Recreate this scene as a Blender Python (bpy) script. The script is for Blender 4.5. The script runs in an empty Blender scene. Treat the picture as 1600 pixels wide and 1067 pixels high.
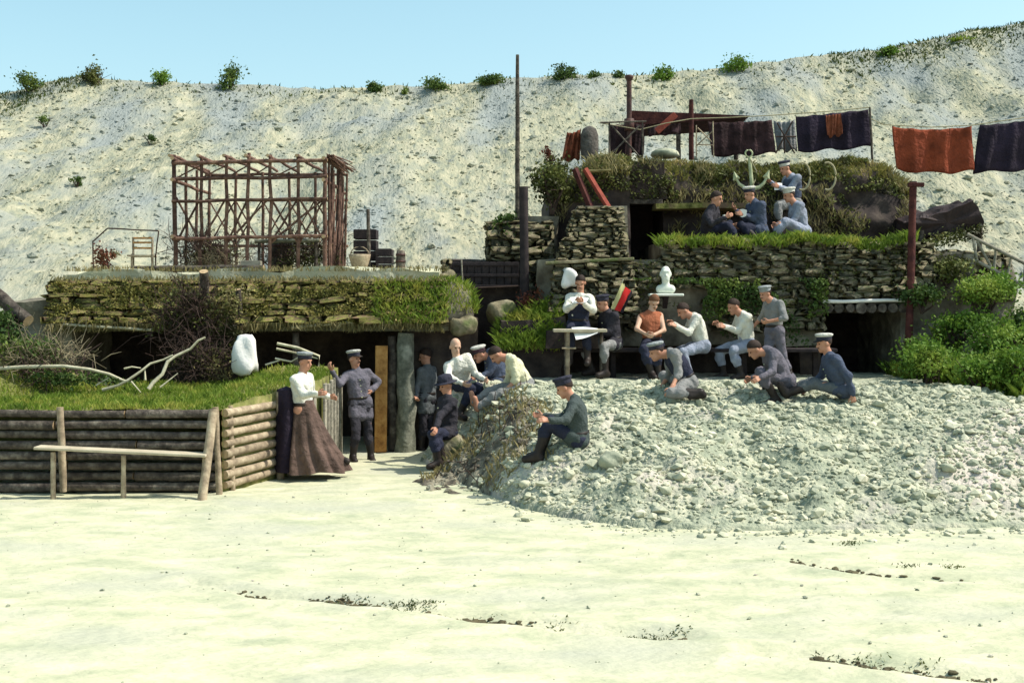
import bpy, math, random
import numpy as np
from mathutils import Vector, Matrix

# ---------------------------------------------------------------- camera, sky, sun, exposure
F = 1930.0; HC = 2.43; HOR = 475.0            # focal length (px of the 1600 px photo), eye height, horizon row
sc = bpy.context.scene
cd = bpy.data.cameras.new('camera'); cam = bpy.data.objects.new('camera', cd); sc.collection.objects.link(cam)
cam.location = (0, 0, HC); cam.rotation_euler = (math.radians(90), 0, 0)
cd.sensor_width = 36.0; cd.lens = 36.0*F/1600.0; cd.shift_y = -(533.5-HOR)/1600.0
cd.clip_start = 0.1; cd.clip_end = 2000.0
sc.camera = cam

SUN_DIR = Vector((0.70, -0.04, 0.95)).normalized()     # from the scene towards the sun
elev = math.asin(SUN_DIR.z); azim = math.atan2(SUN_DIR.x, SUN_DIR.y)
w = bpy.data.worlds.new('World'); sc.world = w; w.use_nodes = True
nt = w.node_tree; nt.nodes.clear()
sky = nt.nodes.new('ShaderNodeTexSky'); sky.sky_type = 'NISHITA'; sky.sun_disc = False
sky.sun_elevation = elev; sky.sun_rotation = azim; sky.air_density = 1.0; sky.dust_density = 2.0; sky.ozone_density = 1.2
hs = nt.nodes.new('ShaderNodeHueSaturation'); hs.inputs['Hue'].default_value = 0.458; hs.inputs['Saturation'].default_value = 0.95; hs.inputs['Value'].default_value = 1.38
bgn = nt.nodes.new('ShaderNodeBackground'); bgn.inputs['Strength'].default_value = 0.125
wo = nt.nodes.new('ShaderNodeOutputWorld')
nt.links.new(sky.outputs[0], hs.inputs['Color']); nt.links.new(hs.outputs[0], bgn.inputs[0]); nt.links.new(bgn.outputs[0], wo.inputs[0])
sl = bpy.data.lights.new('sun', 'SUN'); sl.energy = 4.6; sl.angle = math.radians(0.6); sl.color = (1.0, 0.955, 0.84)
sun = bpy.data.objects.new('sun', sl); sc.collection.objects.link(sun)
sun.rotation_euler = (-SUN_DIR).to_track_quat('-Z', 'Y').to_euler(); sun.location = (20, -10, 40)
sc.view_settings.view_transform = 'Standard'; sc.view_settings.look = 'None'
sc.view_settings.exposure = 0.30; sc.view_settings.gamma = 1.0
sc.view_settings.use_curve_mapping = False

# ---------------------------------------------------------------- helpers
rng = np.random.default_rng(11)
random.seed(5)
WP = {}
A = np.array

def P(px, py, Y):
    """a point at depth Y on the line through photo pixel (px, py)"""
    return A([(px-800.0)/F*Y, Y, HC-(py-HOR)/F*Y])
def PX(px, Y): return (px-800.0)/F*Y
def PZ(py, Y): return HC-(py-HOR)/F*Y
def nrm(v):
    v = A(v, float); return v/(np.linalg.norm(v)+1e-12)

def tag(o, label=None, cat=None, group=None, kind=None):
    if label: o['label'] = label
    if cat: o['category'] = cat
    if group: o['group'] = group
    if kind: o['kind'] = kind
    return o

def link(o, parent, wloc):
    sc.collection.objects.link(o)
    wl = Vector([float(c) for c in wloc])
    if parent is not None:
        o.parent = parent; o.location = wl - WP[parent.name]
    else:
        o.location = wl
    WP[o.name] = wl
    return o

def empty(name, loc, label=None, cat=None, group=None):
    o = bpy.data.objects.new(name, None); o.empty_display_size = 0.2
    link(o, None, loc)
    return tag(o, label, cat, group)

def mesh_np(name, V, Q=None, T=None, mats=(), mi=None, smooth=True):
    me = bpy.data.meshes.new(name)
    V = np.asarray(V, np.float32)
    Q = np.zeros((0, 4), np.int32) if Q is None or len(Q) == 0 else np.asarray(Q, np.int32)
    T = np.zeros((0, 3), np.int32) if T is None or len(T) == 0 else np.asarray(T, np.int32)
    nl = Q.size+T.size; nf = len(Q)+len(T)
    me.vertices.add(len(V)); me.vertices.foreach_set('co', V.ravel())
    me.loops.add(nl); me.polygons.add(nf)
    me.loops.foreach_set('vertex_index', np.concatenate([Q.ravel(), T.ravel()]))
    st = np.concatenate([np.arange(len(Q))*4, Q.size+np.arange(len(T))*3])
    me.polygons.foreach_set('loop_start', st.astype(np.int32))
    if mi is not None: me.polygons.foreach_set('material_index', np.asarray(mi, np.int32))
    me.polygons.foreach_set('use_smooth', np.full(nf, smooth))
    for m in mats: me.materials.append(m)
    me.update(calc_edges=True)
    return me

class MB:
    """collects shapes, builds ONE mesh object"""
    def __init__(s): s.V = []; s.Q = []; s.T = []; s.mq = []; s.mt = []; s.n = 0
    def add(s, V, Q=None, T=None, mi=0):
        V = np.asarray(V, float).reshape(-1, 3)
        s.V.append(V)
        if Q is not None and len(Q):
            Q = np.asarray(Q, int); s.Q.append(Q+s.n); s.mq.append(np.full(len(Q), mi))
        if T is not None and len(T):
            T = np.asarray(T, int); s.T.append(T+s.n); s.mt.append(np.full(len(T), mi))
        s.n += len(V); return s
    def tube(s, pts, rad, sides=8, mi=0, capmi=None, jit=0.0, flat=None):
        pts = np.asarray(pts, float); n = len(pts); rad = np.broadcast_to(np.asarray(rad, float), (n,))
        if capmi is None: capmi = mi
        tg = np.gradient(pts, axis=0); tg /= np.linalg.norm(tg, axis=1)[:, None]+1e-12
        ref = A([0, 0, 1.0]) if abs(tg[0][2]) < 0.9 else A([1.0, 0, 0])
        V = []; 
        for i in range(n):
            a = np.cross(tg[i], ref); a /= np.linalg.norm(a)+1e-12; b = np.cross(a, tg[i])
            th = np.arange(sides)*2*math.pi/sides
            r = rad[i]*(1+jit*rng.uniform(-1, 1, sides))
            fb = 1.0 if flat is None else flat
            V.append(pts[i]+np.outer(np.cos(th)*r, a)+np.outer(np.sin(th)*r*fb, b))
        V = np.concatenate(V); k = np.arange(sides); k2 = (k+1) % sides
        Q = np.concatenate([np.stack([i*sides+k, i*sides+k2, (i+1)*sides+k2, (i+1)*sides+k], 1) for i in range(n-1)])
        s.add(V, Q, None, mi)
        for e, rev in ((0, True), (n-1, False)):
            ring = V[e*sides:(e+1)*sides]
            W = np.concatenate([ring, pts[e][None]])
            T = np.stack([k, k2, np.full(sides, sides)], 1)
            if rev: T = T[:, [1, 0, 2]]
            s.add(W, None, T, capmi)
        return s
    def bar(s, a, b, r, sides=7, mi=0, capmi=None, n=5, bend=0.02, taper=0.85, jit=0.08):
        a = A(a, float); b = A(b, float); t = np.linspace(0, 1, n)[:, None]; L = np.linalg.norm(b-a)
        p = a+(b-a)*t+rng.normal(0, bend*L*0.3, (n, 3))*np.sin(t*math.pi)
        return s.tube(p, r*(1-(1-taper)*t[:, 0])*(1+rng.uniform(-.06, .06, n)), sides, mi, capmi, jit)
    def box(s, c, d, mi=0, R=None, bev=0.0):
        c = A(c, float); d = A(d, float)/2
        if bev <= 0:
            V = A([[x, y, z] for z in (-1, 1) for y in (-1, 1) for x in (-1, 1)], float)*d
            Q = [[0, 2, 3, 1], [4, 5, 7, 6], [0, 1, 5, 4], [2, 6, 7, 3], [0, 4, 6, 2], [1, 3, 7, 5]]
            T = None
        else:
            V = []; idx = {}
            for z in (-1, 1):
                for y in (-1, 1):
                    for x in (-1, 1):
                        for ax in range(3):
                            v = A([x, y, z], float)*d
                            for q in range(3):
                                if q != ax: v[q] -= A([x, y, z])[q]*bev
                            idx[(x, y, z, ax)] = len(V); V.append(v)
            V = A(V); Q = []; T = []
            for ax in range(3):
                o = [q for q in range(3) if q != ax]
                for sg in (-1, 1):
                    f = []
                    for (u, v_) in ((-1, -1), (1, -1), (1, 1), (-1, 1)):
                        k = [0, 0, 0]; k[ax] = sg; k[o[0]] = u; k[o[1]] = v_; f.append(idx[(*k, ax)])
                    flip = (sg == -1) ^ (ax == 1)
                    Q.append(f[::-1] if flip else f)
            for ax in range(3):            # edges parallel to axis ax
                o = [q for q in range(3) if q != ax]
                for u in (-1, 1):
                    for v_ in (-1, 1):
                        k0 = [0, 0, 0]; k1 = [0, 0, 0]; k0[ax] = -1; k1[ax] = 1
                        for k in (k0, k1): k[o[0]] = u; k[o[1]] = v_
                        Q.append([idx[(*k0, o[0])], idx[(*k1, o[0])], idx[(*k1, o[1])], idx[(*k0, o[1])]])
            for z in (-1, 1):
                for y in (-1, 1):
                    for x in (-1, 1): T.append([idx[(x, y, z, 0)], idx[(x, y, z, 1)], idx[(x, y, z, 2)]])
        if R is not None: V = V @ np.asarray(R).T
        return s.add(V+c, Q, T, mi)
    def build(s, name, mats, parent=None, smooth=True, base=True, fixn=False):
        V = np.concatenate(s.V); mn = V.min(0); mx = V.max(0)
        c = (mn+mx)/2
        if base: c[2] = mn[2]
        Q = np.concatenate(s.Q) if s.Q else None; T = np.concatenate(s.T) if s.T else None
        mi = np.concatenate(s.mq+s.mt)
        if not isinstance(mats, (list, tuple)): mats = [mats]
        me = mesh_np(name, V-c, Q, T, mats, mi, smooth)
        if fixn:
            import bmesh
            bm = bmesh.new(); bm.from_mesh(me); bmesh.ops.recalc_face_normals(bm, faces=bm.faces); bm.to_mesh(me); bm.free()
        return link(bpy.data.objects.new(name, me), parent, c)

def rotz(a):
    c, s_ = math.cos(a), math.sin(a); return A([[c, -s_, 0], [s_, c, 0], [0, 0, 1.0]])
def roty(a):
    c, s_ = math.cos(a), math.sin(a); return A([[c, 0, s_], [0, 1.0, 0], [-s_, 0, c]])
def rotx(a):
    c, s_ = math.cos(a), math.sin(a); return A([[1.0, 0, 0], [0, c, -s_], [0, s_, c]])
def randrot(n):
    q = rng.normal(size=(n, 4)); q /= np.linalg.norm(q, axis=1)[:, None]
    a, b, c, d = q.T
    return np.stack([np.stack([1-2*(c*c+d*d), 2*(b*c-a*d), 2*(b*d+a*c)], 1),
                     np.stack([2*(b*c+a*d), 1-2*(b*b+d*d), 2*(c*d-a*b)], 1),
                     np.stack([2*(b*d-a*c), 2*(c*d+a*b), 1-2*(b*b+c*c)], 1)], 1)

_tab = np.random.default_rng(3).uniform(-1, 1, (256, 256))
def vnoise(x, y):
    x = np.asarray(x, float); y = np.asarray(y, float)
    xi = np.floor(x).astype(int); yi = np.floor(y).astype(int); fx = x-xi; fy = y-yi
    fx = fx*fx*(3-2*fx); fy = fy*fy*(3-2*fy)
    g = lambda i, j: _tab[i % 256, j % 256]
    return (g(xi, yi)*(1-fx)+g(xi+1, yi)*fx)*(1-fy)+(g(xi, yi+1)*(1-fx)+g(xi+1, yi+1)*fx)*fy
def fbm(x, y, o=4):
    r = 0; a = 1.0
    for k in range(o):
        r = r+a*vnoise(x*2**k+17.3*k, y*2**k+5.1*k); a *= 0.5
    return r
def sstep(a, b, x):
    t = np.clip((np.asarray(x, float)-a)/(b-a), 0, 1); return t*t*(3-2*t)

def grid(name, xs, ys, zf, mat, kind='structure', zfull=None):
    X, Y = np.meshgrid(xs, ys); Z = zf(X, Y)
    n, m = X.shape
    V = np.stack([X, Y, Z], -1).reshape(-1, 3)
    i = np.arange(n*m).reshape(n, m)
    Q = np.stack([i[:-1, :-1], i[:-1, 1:], i[1:, 1:], i[1:, :-1]], -1).reshape(-1, 4)
    me = mesh_np(name, V, Q, None, [mat])
    o = link(bpy.data.objects.new(name, me), None, (0, 0, 0))
    if kind: o['kind'] = kind
    return o

# ---------------------------------------------------------------- materials
def mat(name, cols, scale=4.0, rough=0.9, bump=0.3, bscale=30.0, detail=6, objrand=0.0, stops=None, spec=0.2, coords='Object', stretch=None, sub=None, bdist=0.02, two=None):
    m = bpy.data.materials.new(name); m.use_nodes = True
    t = m.node_tree; b = t.nodes['Principled BSDF']
    b.inputs['Roughness'].default_value = rough
    b.inputs['Specular IOR Level'].default_value = spec
    tc = t.nodes.new('ShaderNodeTexCoord'); src = tc.outputs['Object' if coords == 'World' else coords]
    if coords == 'World':
        src = t.nodes.new('ShaderNodeNewGeometry').outputs['Position']
    if stretch:
        mp = t.nodes.new('ShaderNodeMapping'); mp.inputs['Scale'].default_value = stretch
        t.links.new(src, mp.inputs[0]); src = mp.outputs[0]
    oi = t.nodes.new('ShaderNodeObjectInfo')
    n = t.nodes.new('ShaderNodeTexNoise'); n.noise_dimensions = '4D'
    n.inputs['Scale'].default_value = scale; n.inputs['Detail'].default_value = detail; n.inputs['Roughness'].default_value = 0.62
    t.links.new(src, n.inputs['Vector'])
    ml = t.nodes.new('ShaderNodeMath'); ml.operation = 'MULTIPLY'; ml.inputs[1].default_value = 37.0
    t.links.new(oi.outputs['Random'], ml.inputs[0]); t.links.new(ml.outputs[0], n.inputs['W'])
    r = t.nodes.new('ShaderNodeValToRGB'); els = r.color_ramp.elements
    k = len(cols); st = stops or [0.32+0.36*i/max(1, k-1) for i in range(k)]
    while len(els) < k: els.new(0.5)
    for i in range(k): els[i].position = st[i]; els[i].color = (*cols[i], 1)
    t.links.new(n.outputs['Fac'], r.inputs[0]); out = r.outputs[0]
    if two:                                              # a second, larger or smaller stain layer
        n2 = t.nodes.new('ShaderNodeTexNoise'); n2.inputs['Scale'].default_value = two[1]; n2.inputs['Detail'].default_value = 5
        t.links.new(src, n2.inputs['Vector'])
        r2 = t.nodes.new('ShaderNodeValToRGB'); r2.color_ramp.elements[0].position = two[2]; r2.color_ramp.elements[1].position = two[3]
        t.links.new(n2.outputs['Fac'], r2.inputs[0])
        mx = t.nodes.new('ShaderNodeMix'); mx.data_type = 'RGBA'; mx.inputs[7].default_value = (*two[0], 1)
        t.links.new(r2.outputs[0], mx.inputs[0]); t.links.new(out, mx.inputs[6]); out = mx.outputs[2]
    if objrand > 0:
        h = t.nodes.new('ShaderNodeHueSaturation')
        mr = t.nodes.new('ShaderNodeMapRange'); mr.inputs[3].default_value = 1-objrand; mr.inputs[4].default_value = 1+objrand
        t.links.new(oi.outputs['Random'], mr.inputs[0]); t.links.new(mr.outputs[0], h.inputs['Value'])
        t.links.new(out, h.inputs['Color']); out = h.outputs[0]
    t.links.new(out, b.inputs['Base Color'])
    if bump > 0:
        n3 = t.nodes.new('ShaderNodeTexNoise'); n3.inputs['Scale'].default_value = bscale; n3.inputs['Detail'].default_value = 5
        t.links.new(src, n3.inputs['Vector'])
        bp = t.nodes.new('ShaderNodeBump'); bp.inputs['Strength'].default_value = bump; bp.inputs['Distance'].default_value = bdist
        t.links.new(n3.outputs['Fac'], bp.inputs['Height']); t.links.new(bp.outputs[0], b.inputs['Normal'])
    return m

def leafmat(name, cols, scale=1.2, trans=0.25):
    m = mat(name, cols, scale=scale, rough=0.6, bump=0, coords='World', detail=4)
    t = m.node_tree; b = t.nodes['Principled BSDF']; o = t.nodes['Material Output']
    tr = t.nodes.new('ShaderNodeBsdfTranslucent'); mx = t.nodes.new('ShaderNodeMixShader'); mx.inputs[0].default_value = trans
    t.links.new(b.inputs['Base Color'].links[0].from_socket, tr.inputs[0])
    t.links.new(b.outputs[0], mx.inputs[1]); t.links.new(tr.outputs[0], mx.inputs[2]); t.links.new(mx.outputs[0], o.inputs[0])
    return m

M = {}
M['ground'] = mat('packed_chalk', [(.33, .36, .235), (.47, .465, .315), (.58, .55, .40)], scale=2.6, bump=.5, bscale=14, coords='World', two=((.40, .405, .31), .7, .48, .70), bdist=.05, detail=12, stretch=(.7, 1.3, 1))
M['chalk'] = mat('chalk_slope', [(.165, .18, .155), (.25, .262, .19), (.325, .318, .22), (.415, .39, .275)], scale=4.0, bump=.7, bscale=14, coords='World', stops=[.34, .44, .52, .66], two=((.235, .26, .245), .55, .44, .64), detail=12, bdist=.10, stretch=(1, .35, .5))
M['mound'] = mat('chalk_spoil', [(.13, .155, .115), (.31, .335, .24), (.52, .505, .365)], scale=3.0, bump=1.0, bscale=14, coords='World', two=((.58, .50, .44), .5, .5, .7), detail=8, bdist=.06)
M['rubble'] = mat('chalk_rubble', [(.19, .215, .16), (.39, .40, .29), (.62, .59, .44)], scale=3.0, bump=.3, bscale=40, coords='World')
M['stone'] = mat('chalk_block', [(.085, .07, .045), (.185, .16, .10), (.33, .295, .20)], scale=6, bump=.9, bscale=18, objrand=.28, two=((.09, .11, .04), 3.5, .5, .66))
M['sod'] = mat('sod_block', [(.07, .075, .02), (.17, .17, .045), (.32, .28, .10)], scale=8, bump=.9, bscale=25, objrand=.35, two=((.17, .11, .07), 3.5, .46, .62))
M['turf'] = mat('turf_soil', [(.07, .06, .03), (.14, .15, .04), (.24, .21, .09)], scale=5, bump=.8, bscale=20, coords='World', detail=8)
M['earth'] = mat('shade_dark_earth', [(.018, .014, .014), (.045, .034, .030), (.085, .066, .052)], scale=3, bump=.8, bscale=12, coords='World')  # earth coloured extra dark, standing in for shade in the recesses
M['earth2'] = mat('grey_earth', [(.07, .06, .045), (.16, .145, .11), (.30, .28, .22)], scale=3, bump=.8, bscale=12, coords='World')
M['bark'] = mat('bark', [(.028, .023, .02), (.08, .066, .054), (.19, .165, .13)], scale=9, bump=.9, bscale=30, objrand=.3, stretch=(1, 1, 1))
M['barkg'] = mat('grey_bark', [(.06, .065, .05), (.14, .145, .11), (.28, .28, .22)], scale=7, bump=.9, bscale=24, objrand=.25)
M['cut'] = mat('cut_wood', [(.30, .21, .12), (.45, .34, .2)], scale=12, bump=.2)
M['pole'] = mat('peeled_pole', [(.13, .10, .07), (.28, .22, .15), (.43, .36, .25)], scale=8, bump=.5, bscale=30, objrand=.2)
M['redwood'] = mat('red_brown_timber', [(.028, .010, .011), (.06, .019, .017), (.10, .035, .027)], scale=8, bump=.4, bscale=30, objrand=.2)
M['redplank'] = mat('red_plank', [(.18, .04, .03), (.30, .075, .05)], scale=8, bump=.4)
M['plank'] = mat('weathered_plank', [(.13, .12, .09), (.26, .24, .19), (.38, .35, .27)], scale=5, bump=.5, bscale=25, objrand=.2, stretch=(1, 1, 4))
M['paleplank'] = mat('pale_plank', [(.36, .31, .22), (.52, .46, .34)], scale=5, bump=.4, bscale=25)
M['orange'] = mat('orange_timber', [(.22, .10, .03), (.40, .20, .06), (.52, .30, .1)], scale=9, bump=.4, bscale=25)
M['deadwood'] = mat('bleached_wood', [(.34, .31, .2), (.55, .52, .38)], scale=12, bump=.3)
M['twig'] = mat('dark_twig', [(.03, .02, .016), (.085, .055, .045)], scale=6, bump=0)
M['twigl'] = mat('pale_twig', [(.12, .1, .06), (.28, .24, .15)], scale=6, bump=0)
M['grass'] = leafmat('meadow_grass', [(.055, .10, .012), (.17, .25, .03), (.36, .34, .07)], 2.6, .4)
M['grassd'] = leafmat('dark_grass', [(.02, .035, .01), (.055, .08, .016), (.13, .14, .03)], 2.0, .3)
M['moss'] = leafmat('yellow_moss', [(.05, .05, .014), (.12, .125, .03), (.26, .23, .06), (.33, .26, .11)], 3.0, .25)
M['drygrass'] = leafmat('dry_grass', [(.10, .09, .035), (.22, .19, .08), (.34, .29, .15)], 2.0, .3)
M['ivy'] = leafmat('ivy_leaf', [(.022, .020, .012), (.05, .052, .018), (.12, .14, .035), (.25, .24, .09)], 2.4, .2)
M['bushg'] = leafmat('bright_leaf', [(.05, .10, .015), (.13, .23, .03), (.32, .38, .07)], 1.3, .3)
M['bushd'] = leafmat('dark_leaf', [(.02, .045, .015), (.07, .12, .025), (.19, .24, .05)], 1.3, .25)
M['redleaf'] = leafmat('brown_red_leaf', [(.05, .015, .012), (.12, .04, .025), (.2, .09, .04)], 3, .2)
M['skin'] = mat('skin', [(.36, .17, .11), (.50, .26, .17)], scale=9, rough=.55, bump=0)
M['skinp'] = mat('pale_skin', [(.48, .29, .2), (.58, .37, .26)], scale=9, rough=.55, bump=0)
M['eye'] = mat('eye', [(.02, .015, .012), (.03, .02, .02)], bump=0, rough=.3)
def cloth(name, c, v=.2, rough=.9, sc_=7):
    c = A(c); return mat(name, [tuple(c*(1-v)), tuple(c), tuple(np.minimum(c*(1+v), .85))], scale=sc_, rough=rough, bump=.7, bscale=17, bdist=.05)
M['field'] = cloth('field_grey_wool', (.105, .115, .12)); M['fieldb'] = cloth('blue_grey_wool', (.06, .075, .115)); M['fieldp'] = cloth('lilac_grey_wool', (.12, .112, .135))
M['navy'] = cloth('navy_wool', (.022, .025, .045)); M['dark'] = cloth('dark_wool', (.03, .028, .035)); M['white'] = cloth('white_linen', (.62, .61, .53), .15)
M['cream'] = cloth('cream_linen', (.58, .56, .38), .15); M['grey'] = cloth('grey_cotton', (.20, .20, .195)); M['bluecot'] = cloth('pale_blue_cotton', (.24, .265, .33), .25)
M['teal'] = cloth('grey_green_wool', (.05, .065, .062)); M['boot'] = mat('boot_leather', [(.012, .01, .01), (.04, .03, .025)], rough=.5, bump=.1)
M['skirt'] = cloth('brown_skirt', (.095, .062, .05), .5, sc_=4); M['rust'] = cloth('rust_undershirt', (.30, .10, .05))
M['capgrey'] = cloth('cap_grey', (.24, .26, .26)); M['capdark'] = cloth('cap_dark', (.03, .03, .045)); M['cappale'] = cloth('cap_pale', (.48, .47, .42), .2); M['capred'] = cloth('cap_band_dark', (.06, .03, .04))
M['hair'] = mat('dark_hair', [(.015, .01, .008), (.05, .03, .022)], rough=.7, bump=.5, bscale=80); M['hairb'] = mat('brown_hair', [(.10, .045, .02), (.18, .08, .04)], rough=.7, bump=.5, bscale=80)
M['redcloth'] = cloth('red_blanket', (.20, .042, .018), .45, sc_=3.0); M['darkcloth'] = cloth('navy_blanket', (.020, .014, .026), .5, sc_=2); M['brownred'] = cloth('brown_red_cloth', (.17, .05, .025), .6, sc_=5)
M['darkred'] = cloth('dark_patterned_cloth', (.035, .018, .02), .8, sc_=4); M['greycl'] = cloth('grey_blanket', (.09, .08, .07), .5)
M['paper'] = mat('paper', [(.7, .7, .66), (.78, .78, .74)], bump=.1); M['plaster'] = mat('white_plaster', [(.55, .60, .52), (.74, .76, .68)], scale=6, bump=.3)
M['flagred'] = mat('flag_red', [(.5, .02, .02), (.62, .04, .035)], bump=.1); M['flagwhite'] = mat('flag_white', [(.5, .46, .2), (.6, .56, .3)], bump=.1); M['flagblack'] = mat('flag_black', [(.015, .012, .015), (.03, .02, .03)], bump=.1)
M['anchor'] = mat('anchor_paint', [(.26, .30, .17), (.50, .52, .33)], scale=9, bump=.2, rough=.6); M['rope'] = mat('rope', [(.22, .20, .12), (.36, .33, .21)], bump=.4)
M['iron'] = mat('rusted_iron', [(.03, .018, .02), (.07, .035, .03), (.11, .05, .04)], scale=10, rough=.6, bump=.3)
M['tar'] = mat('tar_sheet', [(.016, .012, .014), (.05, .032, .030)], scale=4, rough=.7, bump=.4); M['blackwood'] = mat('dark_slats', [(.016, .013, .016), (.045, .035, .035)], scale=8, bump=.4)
M['whitestone'] = mat('white_stone', [(.66, .64, .60), (.8, .78, .74)], scale=5, bump=.3)
# ---------------------------------------------------------------- terrain
RUTS = [[(300, 905), (430, 928), (540, 935), (650, 948), (760, 962), (900, 980), (1070, 995)],
        [(1180, 1018), (1310, 1033), (1400, 1045), (1560, 1066)], [(1240, 880), (1380, 900), (1600, 917)]]
def gpt(px, py): 
    Y = F*HC/(py-HOR); return A([PX(px, Y), Y])
RUTW = [A([gpt(*q) for q in r]) for r in RUTS]
def seg_dist(X, Y, pts):
    d = np.full(np.shape(X), 1e9)
    for a, b in zip(pts[:-1], pts[1:]):
        ab = b-a; t = np.clip(((X-a[0])*ab[0]+(Y-a[1])*ab[1])/(ab@ab), 0, 1)
        d = np.minimum(d, np.hypot(X-a[0]-t*ab[0], Y-a[1]-t*ab[1]))
    return d
def zg(X, Y):
    near = sstep(60, 25, np.hypot(X, Y-12))
    z = near*(0.030*fbm(X*.35, Y*.35, 2)+0.006*fbm(X*2.3, Y*2.3, 3))
    tr = Y-.12*X+.25*vnoise(X*.35, Y*.1); z = z+near*(.006*np.abs(vnoise(tr*2.6, X*.12+40))+.006*vnoise(X*6, Y*6))
    z = z-near*.022*np.clip(vnoise(X*6.5+9, Y*3.8)-.42, 0, 1)-near*.02*np.clip(vnoise(X*4.1+3, Y*2.2+8)-.5, 0, 1)
    for r, a in zip(RUTW, (.05, .05, .035)):
        d = seg_dist(X, Y, r)+.05*vnoise(X*3, Y*3); z = z-a*np.exp(-(d/.10)**2)+a*.5*np.exp(-((d-.2)/.12)**2)
    return z
xs = np.concatenate([np.linspace(-300, -11, 14)[:-1], np.linspace(-11, 11, 260), np.linspace(11, 300, 14)[1:]])
ys = np.concatenate([np.linspace(-300, 5, 12)[:-1], np.linspace(5, 24, 330), np.linspace(24, 400, 14)[1:]])
grid('ground', xs, ys, zg, M['ground'])

# chalk hill behind: crest follows the skyline
SKX = A([-900, 0, 60, 130, 180, 250, 350, 500, 600, 700, 800, 900, 1000, 1100, 1200, 1300, 1380, 1450, 1520, 1600, 2600])
SKY = A([190, 152, 130, 117, 123, 129, 133, 138, 134, 129, 123, 118, 117, 108, 95, 86, 78, 62, 48, 38, -30])
YC = 42.0
def zc_of(X):
    px = 800+F*X/YC; return HC+(HOR-np.interp(px, SKX, SKY))/F*YC
def zh(X, Y, fine=True):
    t = (Y-21.5)/(YC-21.5); zc = zc_of(X)
    right = sstep(7.6, 9.2, X); left = sstep(-7.5, -10, X)
    z0 = 2.15+.35*left-0.2*right
    u = np.clip(t, 0, 1)
    z = z0+(zc-z0)*(.72*u+.28*u**2)
    z = z+np.where(t > 1, -(t-1)*1.2, 0)+np.where(t < 0, t*6.0, 0)-5*sstep(24.4, 23.7, Y)*sstep(-8.3, -7.6, X)*sstep(8.3, 7.8, X)
    env = sstep(0, .08, t)*(1-.75*sstep(.9, 1.0, t))
    z = z+env*(.32*fbm(X*.35, Y*.30, 3)+.16*vnoise(X*1.1+.4*vnoise(X*.5, Y*.5), Y*.16))
    if fine: z = z+env*(.06*fbm(X*1.6, Y*1.1, 4)+.05*np.abs(fbm(X*5, Y*4, 2)))+.04*fbm(X*2, Y*2, 2)
    return z
xs = np.concatenate([np.linspace(-120, -19, 40)[:-1], np.linspace(-19, 19, 360), np.linspace(19, 120, 40)[1:]])
ys = np.concatenate([np.linspace(20.8, 44, 215), np.linspace(44, 140, 30)[1:]])
grid('hill', xs, ys, zh, M['chalk'])

# spoil mound in the middle ground
MBX = A([-3.0, -1.15, -.41, 0, .6, 1.39, 2.4, 3.4, 5.5, 12]); MBY = A([19.5, 17.75, 15.95, 14.9, 14.1, 13.4, 13.25, 13.2, 13.4, 14.5])
def zm(X, Y, fine=True):
    yb = np.interp(X, MBX, MBY); yt = 18.5
    u = np.clip((Y-yb)/np.maximum(yt-yb, .3), 0, 1)
    z = 1.2*(1-(1-u)**1.6)
    xl = np.interp(Y, [15, 17.7, 19.3, 20.2, 21, 30], [-1.3, -1.18, -1.5, -1.3, -1.1, -1.1])
    wf = np.interp(Y, [0, 18.75, 19.25, 40], [1.5, 1.5, .7, .7]); z = z*sstep(0, 1, (X-xl)/wf)
    z = z*(1-.35*sstep(6.6, 8.8, X))
    if fine:
        e = sstep(.02, .25, z)*(1-.75*sstep(18.2, 18.9, Y))
        z = z+e*(.08*fbm(X*1.4, Y*1.4, 3)+.05*fbm(X*5, Y*5, 3))
    return np.where(z < .02, z-.12, z)
grid('chalk_mound', np.linspace(-2.2, 12.5, 300), np.linspace(13.0, 22.4, 200), zm, M['mound'])

def hit(px, py, zf, y0=12.0, y1=24.0):
    for Y in np.linspace(y0, y1, 1200):
        if PZ(py, Y) <= zf(PX(px, Y), Y, False): return Y
    return y1

# rubble lying on mound and hill: joined, nobody could count it
_ico = None
def ico():
    global _ico
    if _ico is None:
        p = (1+5**.5)/2
        V = A([[-1, p, 0], [1, p, 0], [-1, -p, 0], [1, -p, 0], [0, -1, p], [0, 1, p], [0, -1, -p], [0, 1, -p], [p, 0, -1], [p, 0, 1], [-p, 0, -1], [-p, 0, 1]], float)/1.9
        T = A([[0, 11, 5], [0, 5, 1], [0, 1, 7], [0, 7, 10], [0, 10, 11], [1, 5, 9], [5, 11, 4], [11, 10, 2], [10, 7, 6], [7, 1, 8], [3, 9, 4], [3, 4, 2], [3, 2, 6], [3, 6, 8], [3, 8, 9], [4, 9, 5], [2, 4, 11], [6, 2, 10], [8, 6, 7], [9, 8, 1]])
        _ico = (V, T)
    return _ico
def rocks(name, C, size, mats, kind='stuff', parent=None, flat=.7):
    V0, T0 = ico(); n = len(C)
    V = V0[None]*(1+rng.uniform(-.3, .3, (n, 12, 1)))*rng.uniform(.6, 1.3, (n, 1, 3))
    V = np.einsum('nij,nvj->nvi', randrot(n), V); V[:, :, 2] *= flat
    V = V*np.asarray(size)[:, None, None]+C[:, None, :]
    T = (T0[None]+np.arange(n)[:, None, None]*12).reshape(-1, 3)
    me = mesh_np(name, V.reshape(-1, 3), None, T, [mats], None, False)
    o = link(bpy.data.objects.new(name, me), parent, (0, 0, 0))
    if kind: o['kind'] = kind
    return o
n = 22000
x = rng.uniform(-1.4, 9.5, n); y = 13.0+rng.power(1.3, n)*6.2
z = zm(x, y); k = z > .05; x, y, z = x[k], y[k], z[k]
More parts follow.
